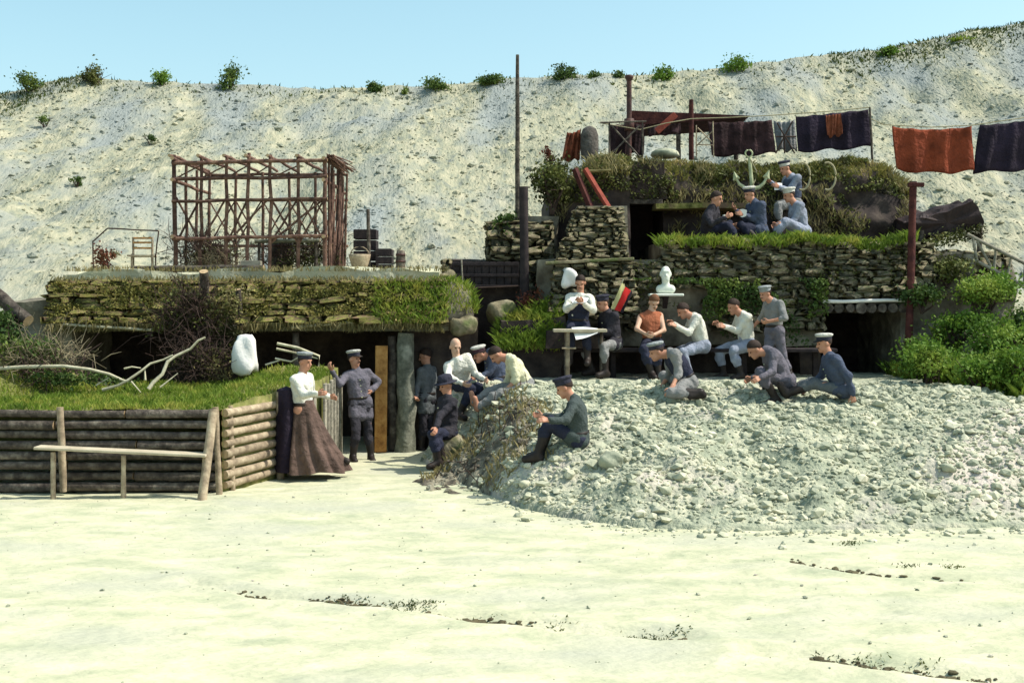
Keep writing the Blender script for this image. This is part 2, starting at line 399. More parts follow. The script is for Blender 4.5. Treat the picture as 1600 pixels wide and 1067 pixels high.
s = np.clip(.018/rng.power(2.6, len(x)), .016, .085)
tag(rocks('chalk_rubble', np.stack([x, y, z+s*.15], 1), s, M['rubble']), 'loose chalk rubble covering the pale spoil mound', 'rubble')
n = 420                                                   # crumbs at the foot of the mound and over the yard
x = rng.uniform(-1.2, 7.5, n); y = np.interp(x, MBX, MBY)-rng.exponential(.22, n); s = np.clip(.015/rng.power(2, n), .012, .06)
tag(rocks('chalk_crumbs', np.stack([x, y, zg(x, y)+s*.2], 1), s, M['rubble']), 'small chalk crumbs strewn at the foot of the mound', 'rubble')
n = 16000
x = rng.uniform(-19, 19, n); y = 22.5+rng.power(1.2, n)*19.0
s = np.clip(.022/rng.power(2.8, n), .02, .12)
tag(rocks('hillside_rubble', np.stack([x, y, zh(x, y)+s*.12], 1), s, M['chalk']), 'broken chalk scree lying all over the quarry hillside', 'rubble')

# bigger stones one can pick out on the mound
big = [(955, 722, .17, 'white flat-topped chalk boulder on the front of the mound'), (1040, 770, .13, 'grey chalk lump low on the mound under the flat-topped boulder'),
       (1315, 652, .10, 'chalk lump just below the hand of the lounging soldier'), (1480, 735, .14, 'chalk lump on the right-hand slope of the mound'),
       (1160, 700, .12, 'grey chalk lump halfway down the mound below the squatting soldier'), (1240, 770, .13, 'chalk lump near the foot of the mound at right centre'),
       (820, 760, .12, 'chalk lump at the left foot of the mound'), (1385, 690, .11, 'chalk lump on the mound below the dugout entrance')]
V0, T0 = ico()
def boulder(name, c, r, m, parent=None, flat=.7, label=None, cat=None, group=None, seed=0, boxy=3.2, amp=.08):
    import bmesh
    bm = bmesh.new(); bmesh.ops.create_icosphere(bm, subdivisions=3, radius=1.0)
    rr = np.random.default_rng(seed); ph = rr.uniform(0, 6, (6, 3)); fr = rr.uniform(1.2, 3.5, (6, 3))
    for v in bm.verts:
        p = A(v.co); p = p/(np.abs(p)**boxy).sum()**(1/boxy); d = 1+sum(amp*math.sin(float(fr[i]@p)+ph[i, 0]) for i in range(6))+.05*math.sin(float(fr[0]@p)*4+ph[1, 1])*math.sin(float(fr[1]@p)*4)
        v.co = Vector(p*d)*r; v.co.z *= flat
    me = bpy.data.meshes.new(name); bm.to_mesh(me); bm.free(); me.materials.append(m); me.polygons.foreach_set('use_smooth', np.full(len(me.polygons), True))
    o = link(bpy.data.objects.new(name, me), parent, c); return tag(o, label, cat, group)
for i, (px, py, r, lb) in enumerate(big):
    Y = hit(px, py, zm); p = P(px, py, Y); r = r*(.8 if i == 0 else .55); p[2] = zm(p[0], p[1])+r*.25
    boulder('chalk_boulder', p, r, M['rubble'], None, .7, lb, 'boulder', 'boulders on the mound', i)

# ---------------------------------------------------------------- vegetation helpers
def leafmesh(name, C, size, m, parent=None, kind=None, up=.3):
    n = len(C); R = randrot(n); size = np.broadcast_to(size, (n,))*rng.uniform(.6, 1.4, n)
    q = A([[-.5, 0, 0], [0, -.32, .08], [.5, 0, 0], [0, .32, .08]])
    V = np.einsum('nij,vj->nvi', R, q)*size[:, None, None]+C[:, None, :]
    Q = np.arange(n*4).reshape(n, 4)
    cc = C.mean(0); cc[2] = C[:, 2].min()
    me = mesh_np(name, V.reshape(-1, 3)-cc, Q, None, [m], None, False)
    o = link(bpy.data.objects.new(name, me), parent, cc)
    if kind: o['kind'] = kind
    return o
def blades(name, C, h, m, parent=None, kind='stuff', wd=.012, lean=.5):
    n = len(C); h = np.broadcast_to(h, (n,))*rng.uniform(.45, 1.35, n)
    a = rng.uniform(0, 2*math.pi, n); d = np.stack([np.cos(a), np.sin(a), 0*a], 1)
    b = rng.uniform(0, 2*math.pi, n); l = np.stack([np.cos(b), np.sin(b), 0*b], 1)*(lean*rng.uniform(0, 1, n)*h)[:, None]
    up = np.stack([0*h, 0*h, h], 1); ww = (wd*rng.uniform(.6, 1.3, n))[:, None]
    V = np.stack([C-d*ww, C+d*ww, C+up*.6+l*.35+d*ww*.6, C+up+l], 1)
    base = np.arange(n)[:, None]*4
    T = np.concatenate([base+A([[0, 1, 2]]), base+A([[0, 2, 3]])])
    cc = C.mean(0); cc[2] = C[:, 2].min()
    me = mesh_np(name, V.reshape(-1, 3)-cc, None, T, [m], None, False)
    o = link(bpy.data.objects.new(name, me), parent, cc)
    if kind: o['kind'] = kind
    return o
def clumped(c, r, n, k=9, spread=.33):
    """points in k clumps inside an ellipsoid of radii r round c"""
    cen = rng.normal(size=(k, 3)); cen /= np.linalg.norm(cen, axis=1)[:, None]; cen *= rng.uniform(.25, .8, (k, 1))
    p = cen[rng.integers(0, k, n)]+rng.normal(0, spread, (n, 3))*rng.uniform(.4, 1, (n, 1))
    return A(c)+p*A(r)
def shrub(name, label, base, h, wd, n, m, leaf=.06, group=None, cat='shrub', k=9, stems=5, depth=None, lift=.55, tw='twig', spread=.30):
    base = A(base, float); e = empty(name, base, label, cat, group)
    sb = MB(); dp = depth or wd
    for i in range(stems):
        tip = base+A([rng.uniform(-.5, .5)*wd*.7, rng.uniform(-.5, .5)*dp*.6, h*rng.uniform(.35, .75)])
        mid = base+(tip-base)*.5+rng.normal(0, .06, 3)*h
        sb.tube([base-A([0, 0, .05]), mid, tip], [.035*h**.5, .02*h**.5, .006], 5)
        for j in range(3):
            s0 = mid+(tip-mid)*rng.uniform(0, .7); sb.tube([s0, s0+rng.normal(0, .16, 3)*h+A([0, 0, .1*h])], [.01, .004], 4)
    sb.build('stem', M[tw], e)
    C = clumped(base+A([0, 0, h*lift]), (wd*.5, dp*.5, h*.46), n, k, spread)
    C[:, 2] = np.maximum(C[:, 2], base[2]+.02)
    leafmesh('foliage', C, leaf, M[m] if isinstance(m, str) else m, e)
    return e
def brush(mb, c, r, n, L=.5, rad=.006, up=.6, mi=0):
    for i in range(n):
        p = A(c)+rng.normal(0, .45, 3)*A(r); d = nrm(rng.normal(0, 1, 3)+A([0, 0, up])); l = L*rng.uniform(.5, 1.2)
        q = p+d*l*.5+rng.normal(0, .05, 3); e = p+d*l+rng.normal(0, .08, 3)
        mb.tube([p, q, e], [rad, rad*.8, rad*.4], 3, mi)
    return mb

# ---------------------------------------------------------------- shared pieces (blocks of stone / sod)
def block_variants(nm, m, n=7, j=.10, bev=.10):
    out = []
    for i in range(n):
        b = MB(); b.box((0, 0, 0), (1, 1, 1), bev=bev)
        V = np.concatenate(b.V); Q = np.concatenate(b.Q); T = np.concatenate(b.T)
        V = V+rng.normal(0, j*.5, V.shape)+(rng.uniform(-1, 1, (1, 3))*j*.4)*V[:, [1, 2, 0]]
        out.append(mesh_np(nm, V, Q, T, [m], None, True))
    return out
STONES = block_variants('stone', M['stone'], 9, .2, .2); SODS = block_variants('sod_block', M['sod'], j=.16, bev=.2)
def block(name, variants, c, dim, parent, rz=0.0, rx=0.0, ry=0.0):
    o = bpy.data.objects.new(name, variants[rng.integers(len(variants))])
    link(o, parent, c); o.scale = [float(q) for q in dim]; o.rotation_euler = (rx, ry, rz); return o
def courses(name, variants, parent, x0, x1, z0, z1, Y, ch, bl, depth=.22, skip=None, batter=0.0, jy=.03, xl=None):
    """courses of single blocks on a wall face at depth Y, front to the camera"""
    z = z0; r = 0; cnt = 0
    while z < z1-.02:
        h = min(ch*rng.uniform(.65, 1.35), z1-z); 
        if z1-z-h < ch*.35: h = z1-z
        t = (z+h/2-z0)/max(z1-z0, .01)
        a, b = (x0, x1) if xl is None else xl(t)
        xx = a-rng.uniform(0, bl*.5)
        while xx < b-.04:
            l = bl*rng.uniform(.4, 1.7); e = min(xx+l, b); s0 = max(xx, a)
            cx = (s0+e)/2; cz = z+h/2
            if e-s0 > .05 and not (skip and skip(cx, cz)):
                block(name, variants, (cx, Y+batter*t+rng.normal(0, jy), cz), ((e-s0)*rng.uniform(.92, 1.04), depth, h*rng.uniform(.9, 1.08)), parent, rng.normal(0, .07), rng.normal(0, .07), rng.normal(0, .06)); cnt += 1
            xx += l
        z += h; r += 1
    return cnt
def roughbox(name, x0, x1, y0, y1, z0, z1, m, parent=None, n=.06, step=.35):
    """an earth body: box with an uneven skin"""
    import bmesh
    bm = bmesh.new(); bmesh.ops.create_cube(bm, size=1.0)
    c = A([(x0+x1)/2, (y0+y1)/2, (z0+z1)/2]); d = A([x1-x0, y1-y0, z1-z0])
    for ax in range(3):
        k = int(max(1, min(40, d[ax]/step)))
        for i in range(1, k):
            co = [0, 0, 0]; no = [0, 0, 0]; co[ax] = -.5+i/k; no[ax] = 1
            bmesh.ops.bisect_plane(bm, geom=bm.verts[:]+bm.edges[:]+bm.faces[:], plane_co=co, plane_no=no)
    for v in bm.verts:
        p = A(v.co)*d+c
        q = p+n*A([float(vnoise(p[1]*2.1+3, p[2]*2.3+p[0])), float(vnoise(p[0]*2.2, p[2]*2.4+7)), float(vnoise(p[0]*2.0+p[2], p[1]*2.1+9))])
        v.co = Vector(q-A([c[0], c[1], z0]))
    me = bpy.data.meshes.new(name); bm.to_mesh(me); bm.free(); me.materials.append(m)
    return link(bpy.data.objects.new(name, me), parent, (c[0], c[1], z0))

# ---------------------------------------------------------------- left: log wall, grass bank, sod-roofed dugout
LW = empty('log_wall', (-5.6, 15.95, 0), 'low retaining wall of stacked dark logs in front of the grass bank', 'wall')
def log(parent, a, b, r, m='bark', name='log', bend=.006, sides=10, n=7, taper=.93, cut='cut'):
    mb = MB(); mb.bar(a, b, r, sides, 0, 1, n, bend, taper, .07); return mb.build(name, [M[m], M[cut]], parent)
CX, CY = PX(342, 15.93), 15.93; EX, EY = PX(438, 17.5), 17.5
for i in range(8):
    zz = .068+i*.134
    split = PX(92, 16)+rng.uniform(-.12, .12)
    if i % 3 == 1: split += .9
    log(LW, (-10.5, 16.0, zz), (split, 16.0+rng.uniform(-.02, .02), zz+rng.uniform(-.012, .012)), .059*rng.uniform(.85, 1.08))
    log(LW, (split+.03, 16.0, zz), (CX-.02, 15.99, zz+rng.uniform(-.012, .012)), .059*rng.uniform(.85, 1.08))
    log(LW, (CX+.05, CY+.10, zz+.01), (EX, EY+.1, zz+.01), .055*rng.uniform(.85, 1.08), 'pole')  # paler colour than the front logs, painting in the sunlit side
def post(parent, a, b, r, m='pole', name='post', sides=9): return log(parent, a, b, r, m, name, .012, sides, 6)
post(LW, P(99, 762, 15.87)-A([0, 0, .05]), P(94, 636, 15.87), .045)
post(LW, P(343, 772, 15.80)-A([0, 0, .03]), P(336, 636, 15.83), .042)
post(LW, P(364, 760, 16.2)-A([0, 0, .05]), P(360, 634, 16.2), .035)
post(LW, P(438, 748, 17.36)-A([0, 0, .05]), P(437, 612, 17.36), .055)

BN = empty('plank_bench', (PX(190, 15.55), 15.55, 0), 'plain plank bench standing along the log wall', 'bench')
mb = MB(); a = P(56, 699, 15.55); b = P(322, 712, 15.5)
for q, (yo) in enumerate((0.0,)):
    mid = (a+b)/2; L = np.linalg.norm(b-a); ang = math.atan2(b[2]-a[2], b[0]-a[0])
    mb.box(mid+A([0, .06, 0]), (L, .24, .036), R=roty(-ang), bev=.008)
mb.build('seat', M['paleplank'], BN, smooth=False)
for px, top in ((83, 704), (193, 709)):
    for yo in (15.52, 15.72): log(BN, P(px, top, yo)*A([1, 1, 0])+A([0, 0, -.03]), P(px, top, yo)+A([0, 0, -.02]), .032, 'pole', 'leg')
log(BN, A([PX(317, 15.45), 15.4, -.03]), P(334, 640, 15.78), .06, 'pole', 'leg')

# grass bank behind the wall
def bank_right(Y): return np.interp(Y, [16, 17.5, 18.3, 19.6], [CX+.02, EX-.03, PX(500, 18.3), PX(527, 19.6)])
def zb(X, Y, fine=True):
    t = (Y-16.0)/3.6
    z = 1.05+t*(.10+.27*sstep(PX(330, 19), PX(430, 19), X))
    z = z+.55*sstep(-6.6, -7.6, X)*sstep(17.2, 18.6, Y)         # heap at the far left
    if fine: z = z+.035*fbm(X*2.2, Y*2.2, 3)
    return z
xs = np.linspace(0, 1, 90); ys = np.linspace(16.02, 19.7, 44)
U, Yg = np.meshgrid(xs, ys); XR = bank_right(Yg); Xg = -10.5+(XR+10.5)*U; Zg = zb(Xg, Yg)
V = np.stack([Xg, Yg, Zg], -1).reshape(-1, 3); i = np.arange(V.shape[0]).reshape(U.shape)
Q = np.stack([i[:-1, :-1], i[:-1, 1:], i[1:, 1:], i[1:, :-1]], -1).reshape(-1, 4)
rv = V[i[:, -1]].copy(); rv[:, 2] = -.05; nV = len(V); k = np.arange(len(rv))
Qs = np.stack([i[:-1, -1], nV+k[:-1], nV+k[1:], i[1:, -1]], 1)
bvv = V[i[-1, :]].copy(); bvv[:, 2] = -.05; n2 = nV+len(rv); k2 = np.arange(len(bvv))
Qb = np.stack([i[-1, :-1], i[-1, 1:], n2+k2[1:], n2+k2[:-1]], 1)
me = mesh_np('grass_bank', np.concatenate([V, rv, bvv]), np.concatenate([Q, Qs, Qb]), None, [M['turf']])
tag(link(bpy.data.objects.new('grass_bank', me), None, (0, 0, 0)), kind='structure')
n = 17000
y = rng.uniform(16.0, 19.5, n); x = -8.6+(bank_right(y)+8.6)*rng.power(1.0, n)
x = np.minimum(x, bank_right(y)-.02)
tag(blades('grass', np.stack([x, y, zb(x, y)-.01], 1), .085, M['grass'], wd=.010, lean=.9), 'short green grass growing over the bank above the log wall', 'grass')
# grey plank side wall of the entrance passage
PW = empty('plank_side_wall', (PX(490, 18.6), 18.6, 0), 'grey upright planks holding the end of the grass bank', 'wall')
for i in range(9):
    t = i/8; Y = 17.62+t*1.9; X = bank_right(Y)+.07; h = 1.12+.22*t+rng.uniform(-.05, .05)
    mb = MB(); mb.box((X, Y, h/2), (.035, .20, h), bev=.006); mb.build('plank', M['plank'], PW, smooth=False)

DL = empty('sod_roofed_dugout', (-4.4, 20.6, 0), 'long dugout with a thick sod roof behind the grass bank', 'dugout')
RY = 20.35
roughbox('roof', -7.75, -.98, RY+.30, 24.6, 2.10, 2.80, M['earth2'], DL, .05)
roughbox('roof_ridge', -7.6, -1.3, RY+.75, 24.6, 2.6, 2.99, M['ground'], DL, .10, .2)
boulder('roof_shoulder', A([PX(694, 20.6), 20.85, 2.38]), .50, M['earth2'], DL, .82, None, None, None, 33, 2.4)
n = 2600; d_ = rng.normal(size=(n, 3)); d_ /= np.linalg.norm(d_, axis=1)[:, None]; d_ = d_[(d_[:, 2] > -.25)&(d_[:, 1] < .4)]
blades('shoulder_grass', A([PX(694, 20.6), 20.85, 2.38])+d_*A([.56, .55, .45]), .10, M['grass'], DL, 'stuff', .010, 1.3)
courses('sod_block', SODS, DL, -7.7, -1.05, 2.10, 2.83, RY-.06, .105, .34, .32, batter=.34, jy=.035)
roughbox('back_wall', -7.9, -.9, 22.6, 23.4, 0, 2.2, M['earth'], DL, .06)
roughbox('end_wall', -8.5, -7.3, 20.6, 23.2, 0, 2.5, M['earth2'], DL, .08)
roughbox('end_wall', -1.78, -.6, 20.75, 23.0, 0, 2.2, M['earth'], DL, .08)
for i in range(4):                                            # long beams carrying the roof edge
    log(DL, (-7.7+rng.uniform(0, .2), RY+.02+i*.22, 2.04), (-1.1+rng.uniform(-.2, .1), RY+.02+i*.22, 2.035), .062, 'barkg', 'beam', .004)
n = 2600; x = rng.uniform(-7.6, -1.15, n); blades('root_fringe', np.stack([x, RY-.16+rng.normal(0, .05, n), 2.13+.03*vnoise(x*3, x*0)], 1), -.13, M['drygrass'], DL, 'stuff', .008, .8)
log(DL, P(455, 512, 20.2), P(612, 497, 20.2), .028, 'deadwood', 'edge_pole', .01)
log(DL, P(100, 507, 20.15), P(240, 516, 20.15), .024, 'deadwood', 'edge_pole', .01)
log(DL, P(650, 548, 20.9), P(700, 545, 20.9), .05, 'barkg', 'beam')
log(DL, P(645, 560, 20.95), P(700, 559, 20.95), .05, 'barkg', 'beam')
mb = MB(); a = P(597, 697, 20.3); a[2] = 0; b = P(594, 540, 20.3)
mb.box((a+b)/2, (.20, .07, b[2]), bev=.01, R=roty(.01)); mb.build('door_post', M['orange'], DL, smooth=False)
mb = MB(); a = P(614, 697, 20.45); a[2] = 0; mb.bar(a, P(612, 525, 20.4), .085, 10); mb.build('door_post', [M['bark']], DL)
mb = MB(); a = P(633, 697, 20.4); a[2] = -.03; mb.bar(a, P(634, 520, 20.4), .165, 12, bend=.03, n=9, taper=.85, jit=.14); mb.build('trunk_post', [M['barkg']], DL)
mb = MB(); a = P(463, 697, 20.5); a[2] = 0; mb.bar(a, P(462, 520, 20.45), .07, 10); mb.build('door_post', [M['bark']], DL)
n = 22000; x = rng.uniform(-7.6, -1.1, n); t = rng.uniform(0, 1, n)
C = np.stack([x, RY-.22+.36*t+rng.normal(0, .03, n), 2.12+.72*t], 1); k = fbm(C[:, 0]*1.6+4, C[:, 2]*10, 3) > -.22
o = leafmesh('roof_moss', C[k], .038, M['moss'], DL, 'stuff')
n = 2600; x = rng.uniform(-7.6, -1.1, n); y = RY+rng.uniform(-.1, 1.2, n)
o = blades('roof_grass', np.stack([x, y, np.where(y > RY+.55, 2.99, 2.81)], 1), .09, M['drygrass'], DL, 'stuff', .010, .8)
n = 1500; x = rng.uniform(PX(585, 20.3), PX(700, 20.3), n); t = rng.uniform(0, 1, n)
C = np.stack([x, RY-.24+.36*t+rng.normal(0, .03, n), 2.1+.72*t], 1)
o = blades('roof_grass', C, .09, M['grass'], DL, 'stuff', .012, 1.4)

# ---------------------------------------------------------------- right: terraced dugout
DR = empty('terraced_dugout', (3.8, 21.1, 1.15), 'tall stepped earth dugout with stone facing and turf terraces behind the mound', 'dugout')
WY = 21.1; T2 = 3.58; DX0, DX1 = PX(1287, WY), PX(1412, WY)
WL = roughbox('lower_wall', PX(1034, WY), DX0, WY+.12, 25.5, 1.72, T2-.06, M['earth2'], DR, .05)
roughbox('lower_wall', .45, PX(1034, WY), WY+.12, 25.5, 1.72, PZ(405, WY), M['earth2'], DR, .04)
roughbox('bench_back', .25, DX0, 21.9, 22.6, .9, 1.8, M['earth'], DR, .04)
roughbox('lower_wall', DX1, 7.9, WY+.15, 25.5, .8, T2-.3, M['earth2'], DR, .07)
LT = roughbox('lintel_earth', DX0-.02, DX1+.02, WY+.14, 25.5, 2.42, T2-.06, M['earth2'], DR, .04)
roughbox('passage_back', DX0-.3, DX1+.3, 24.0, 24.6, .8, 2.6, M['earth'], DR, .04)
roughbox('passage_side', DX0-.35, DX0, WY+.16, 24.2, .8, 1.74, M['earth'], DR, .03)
for i in range(8):                                            # round log ends over the entrance
    xx = DX0+.06+i*(DX1-DX0-.1)/7; r = .082*rng.uniform(.85, 1.15)
    log(LT, (xx, WY-.12+rng.uniform(-.05, .03), 2.36), (xx, WY+2.6, 2.36), r, 'bark', 'roof_log', .003, 10, 3, .97, 'bark')
def skipst(x, z):                                             # ivy and bust niche leave the earth bare
    px = 800+F*x/WY; py = HOR+F*(HC-z)/WY
    return (px < 985) or (px < 1036 and py < 406) or (990 < px < 1115 and 455 < py) or (py > 520)
courses('stone', STONES, WL, .7, DX0+.02, 1.86, T2-.05, WY, .125, .27, .24, skip=skipst, batter=.10, jy=.018)
courses('stone', STONES, LT, DX0+.03, DX1+.55, 2.52, T2-.1, WY-.02, .12, .26, .22, jy=.035, batter=.1)
mb = MB(); mb.bar((DX0-.05, WY-.1, 2.475), (DX1+.05, WY-.1, 2.49), .035, 8); mb.build('chalk_ledge', [M['whitestone']], LT)
n = 9000; x = rng.uniform(PX(862, WY), PX(1440, WY), n); z = rng.uniform(PZ(480, WY), T2-.02, n); k = (fbm(x*1.8+50, z*3.5, 3) > .0)&((x > PX(1036, WY))|(z < PZ(406, WY)))
leafmesh('wall_moss', np.stack([x, WY-.10+.1*(z-1.86)/1.7+rng.normal(0, .03, n), z], 1)[k], .04, M['ivy'], DR, 'stuff')
# long seat plank along the wall, dark hollow beneath
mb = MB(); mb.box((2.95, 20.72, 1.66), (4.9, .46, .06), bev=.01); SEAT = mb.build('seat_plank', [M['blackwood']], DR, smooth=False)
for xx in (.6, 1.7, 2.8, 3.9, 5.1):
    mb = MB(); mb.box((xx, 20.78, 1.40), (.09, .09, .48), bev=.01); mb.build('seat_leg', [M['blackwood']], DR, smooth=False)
roughbox('earth_ledge', .55, 1.40, 20.30, 20.82, 1.69, 1.99, M['earth'], DR, .03)
# the sloping stone pier beside the upper door
PR = empty('stone_pier', (PX(925, 20.75), 20.75, 2.0), 'leaning pier of rough stone blocks left of the upper doorway', 'pier')
def pier_xl(t): return (PX(866+34*t, 20.75), PX(986-8*t, 20.75))
zb0, zb1 = PZ(408, 20.75), PZ(320, 20.75)
courses('stone', STONES, PR, 0, 0, zb0, zb1, 20.98, .075, .19, .2, batter=.22, jy=.02, xl=pier_xl)
def pier_xl2(t): return (PX(856+10*t, 20.6), PX(1006-14*t, 20.6))
courses('stone', STONES, PR, 0, 0, PZ(500, 20.6), zb0-.005, 20.86, .10, .24, .24, batter=.14, jy=.03, xl=pier_xl2)
mb = MB()
q = [P(868, 505, 20.93), P(986, 505, 20.93), P(980, 322, 21.24), P(902, 322, 21.24)]; q2 = [v+A([0, 1.4, 0]) for v in q]
mb.add(A(q+q2), [[0, 1, 2, 3], [1, 5, 6, 2], [5, 4, 7, 6], [4, 0, 3, 7], [3, 2, 6, 7]]); mb.build('earth_core', [M['earth2']], PR, smooth=False)
mb = MB()
q = [P(850, 412, 20.9), P(992, 402, 20.9)]
mb.box((q[0]+q[1])/2+A([0, .08, -.01]), (1.5, .34, .05), R=roty(-.05), bev=.012); mb.build('ledge_slab', [M['stone']], PR, smooth=False)
# upper tier
UY = 23.25; T3 = 5.22
def zt(x):
    return T3-.05-.55*sstep(PX(930, UY), PX(858, UY), x)-.40*sstep(PX(1385, UY), PX(1436, UY), x)+.10*fbm(x*1.1, x*0+2.2, 3)
CS = A([[-.02, 0], [.02, .2], [.08, .45], [.17, .68], [.30, .86], [.52, .97], [.95, 1.0], [6.0, 1.02]])     # cross-section of an eroded bank
def bankpt(x, s, yf, z0):
    h = zt(x)-z0; u = s*(len(CS)-1); y = np.interp(u, np.arange(len(CS)), CS[:, 0]); z = np.interp(u, np.arange(len(CS)), CS[:, 1])
    nz = fbm(x*1.7+3, z*2.6*h+yf, 3)
    return np.stack([x, yf+y-.20*nz*(z < .99), z0+h*z+.03*vnoise(x*4, u*2)], -1)
def loaf(name, x0, x1, yf, z0, m):
    xs_ = np.linspace(x0, x1, int((x1-x0)/.09)+2); ss = np.concatenate([np.linspace(0, .86, 26), [1.0]])
    XX, SS = np.meshgrid(xs_, ss); V_ = bankpt(XX.ravel(), SS.ravel(), yf, z0); i_ = np.arange(len(V_)).reshape(XX.shape)
    Q_ = np.stack([i_[:-1, :-1], i_[:-1, 1:], i_[1:, 1:], i_[1:, :-1]], -1).reshape(-1, 4)
    mb_ = MB(); mb_.add(V_, Q_)
    for c_ in (0, -1):
        e_ = V_[i_[:, c_]]; piv = A([[e_[0][0], yf+6.0, z0]]); k_ = np.arange(len(e_)-1)
        mb_.add(np.concatenate([e_, piv]), None, np.stack([k_, k_+1, np.full(len(k_), len(e_))], 1))
    return mb_.build(name, [m], DR)
loaf('upper_bank', PX(1036, UY), PX(1436, UY), UY-.08, T2-.3, M['earth'])
loaf('upper_bank', PX(856, UY), PX(978, UY), UY-1.0, T2-.6, M['earth'])
roughbox('door_head', PX(974, UY), PX(1040, UY), UY+.02, 29, PZ(313, UY), T3-.12, M['earth'], DR, .05)
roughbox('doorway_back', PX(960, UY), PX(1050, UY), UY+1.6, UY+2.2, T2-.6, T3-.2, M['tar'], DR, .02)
mb = MB(); mb.box((PX(1007, UY), UY-.03, PZ(316, UY)), (.66, .14, .09), bev=.01); mb.build('door_head_beam', [M['bark']], DR, smooth=False)
roughbox('terrace_step', PX(1215, 23.0), PX(1262, 23.0), 22.95, UY+.1, T2-.1, 4.12, M['earth'], DR, .02)
roughbox('turf_shelf', PX(1022, UY-.2), PX(1165, UY-.2), UY-.55, UY+.1, PZ(327, UY-.4), PZ(319, UY-.4), M['sod'], DR, .02)
mb = MB(); mb.bar(P(925, 318, 22.0)-A([0, .1, .15]), P(898, 264, 22.0), .06, 4, bend=.003, taper=.95); mb.build('slanted_plank', [M['redwood']], DR, smooth=False)
mb = MB(); mb.bar(P(951, 318, 22.0)-A([0, .1, .1]), P(914, 264, 22.0), .055, 4, bend=.003, taper=.95); mb.build('slanted_plank', [M['redplank']], DR, smooth=False)
mb = MB(); mb.bar(P(908, 268, 22.05), P(955, 266, 22.05), .03, 6); mb.build('rail', [M['drygrass']], DR)
# ivy and turf on the upper bank
n = 16000; x = np.concatenate([rng.uniform(PX(1036, UY), PX(1432, UY), n), rng.uniform(PX(858, UY), PX(980, UY), n//3)])
s_ = rng.uniform(.0, .84, len(x)); lf_ = np.arange(len(x)) >= n
C = np.where(lf_[:, None], bankpt(x, s_, UY-1.0, T2-.6), bankpt(x, s_, UY-.08, T2-.3))
dx = rng.uniform(PX(974, UY), PX(1040, UY), 900); C = np.concatenate([C, np.stack([dx, UY-.05+0*dx, rng.uniform(PZ(318, UY), T3-.05, 900)], 1)]); x = np.concatenate([x, dx])
C = C+np.stack([rng.normal(0, .02, len(x)), -np.abs(rng.normal(.02, .05, len(x))), rng.normal(0, .03, len(x))], 1)
px = 800+F*C[:, 0]/C[:, 1]; py = HOR+F*(HC-C[:, 2])/C[:, 1]; U_ = rng.uniform(size=len(x))
k = (fbm(C[:, 0]*2.1+9, C[:, 2]*2.8, 3) > -.12)&~((px > 980)&(px < 1036)&(py > 312))&~((px > 862)&(px < 985)&(py > 318))&~((py > 326)&(px > 1036)&(px < 1290)&(U_ < .75))
leafmesh('ivy', C[k], .058, M['ivy'], DR, 'stuff')
k2 = (fbm(C[:, 0]*1.9+30, C[:, 2]*1.6, 3) > .18)&~((px > 980)&(px < 1036)&(py > 312))&(U_ < .5)
blades('hanging_straw', C[k2]-A([0, .03, .05]), .13, M['drygrass'], DR, 'stuff', .009, 1.2)
n = 9000; x = rng.uniform(PX(862, UY), PX(1432, UY), n); s_ = rng.triangular(.42, .62, .86, n)
C = np.where((x < PX(982, UY))[:, None], bankpt(x, s_, UY-1.0, T2-.6), bankpt(x, s_, UY-.08, T2-.3))
k = (C[:, 2] > zt(x)-.42)&((x < PX(978, UY))|(x > PX(1036, UY))|(C[:, 2] > T3-.25))
blades('terrace_grass', C[k]-A([0, 0, .03]), .10, M['moss'], DR, 'stuff', .011, 1.2)
n = 6500; x = rng.uniform(PX(1028, WY), PX(1432, WY), n); y = WY-.05+rng.uniform(0, .35, n)
blades('terrace_grass', np.stack([x, y-.10*(rng.uniform(size=n) < .35), T2-.12+.09*fbm(x*1.6, y*.5, 2)+rng.normal(0, .035, n)], 1), .11, M['grass'], DR, 'stuff', .011, 1.3)
n = 6500; x = rng.uniform(PX(985, WY), PX(1290, WY), n); z = PZ(545-110*rng.power(1.6, n), WY)   # creeper on the lower wall
C = np.stack([x, WY-.14+rng.normal(0, .04, n), z], 1); k = fbm(x*1.7+2, z*2+5, 3) > .05
leafmesh('wall_creeper', C[k], .06, M['bushd'], DR, 'stuff')
n = 2200; C = clumped(P(835, 310, 22.4), (.35, .4, .45), n, 8)
SHR = 0
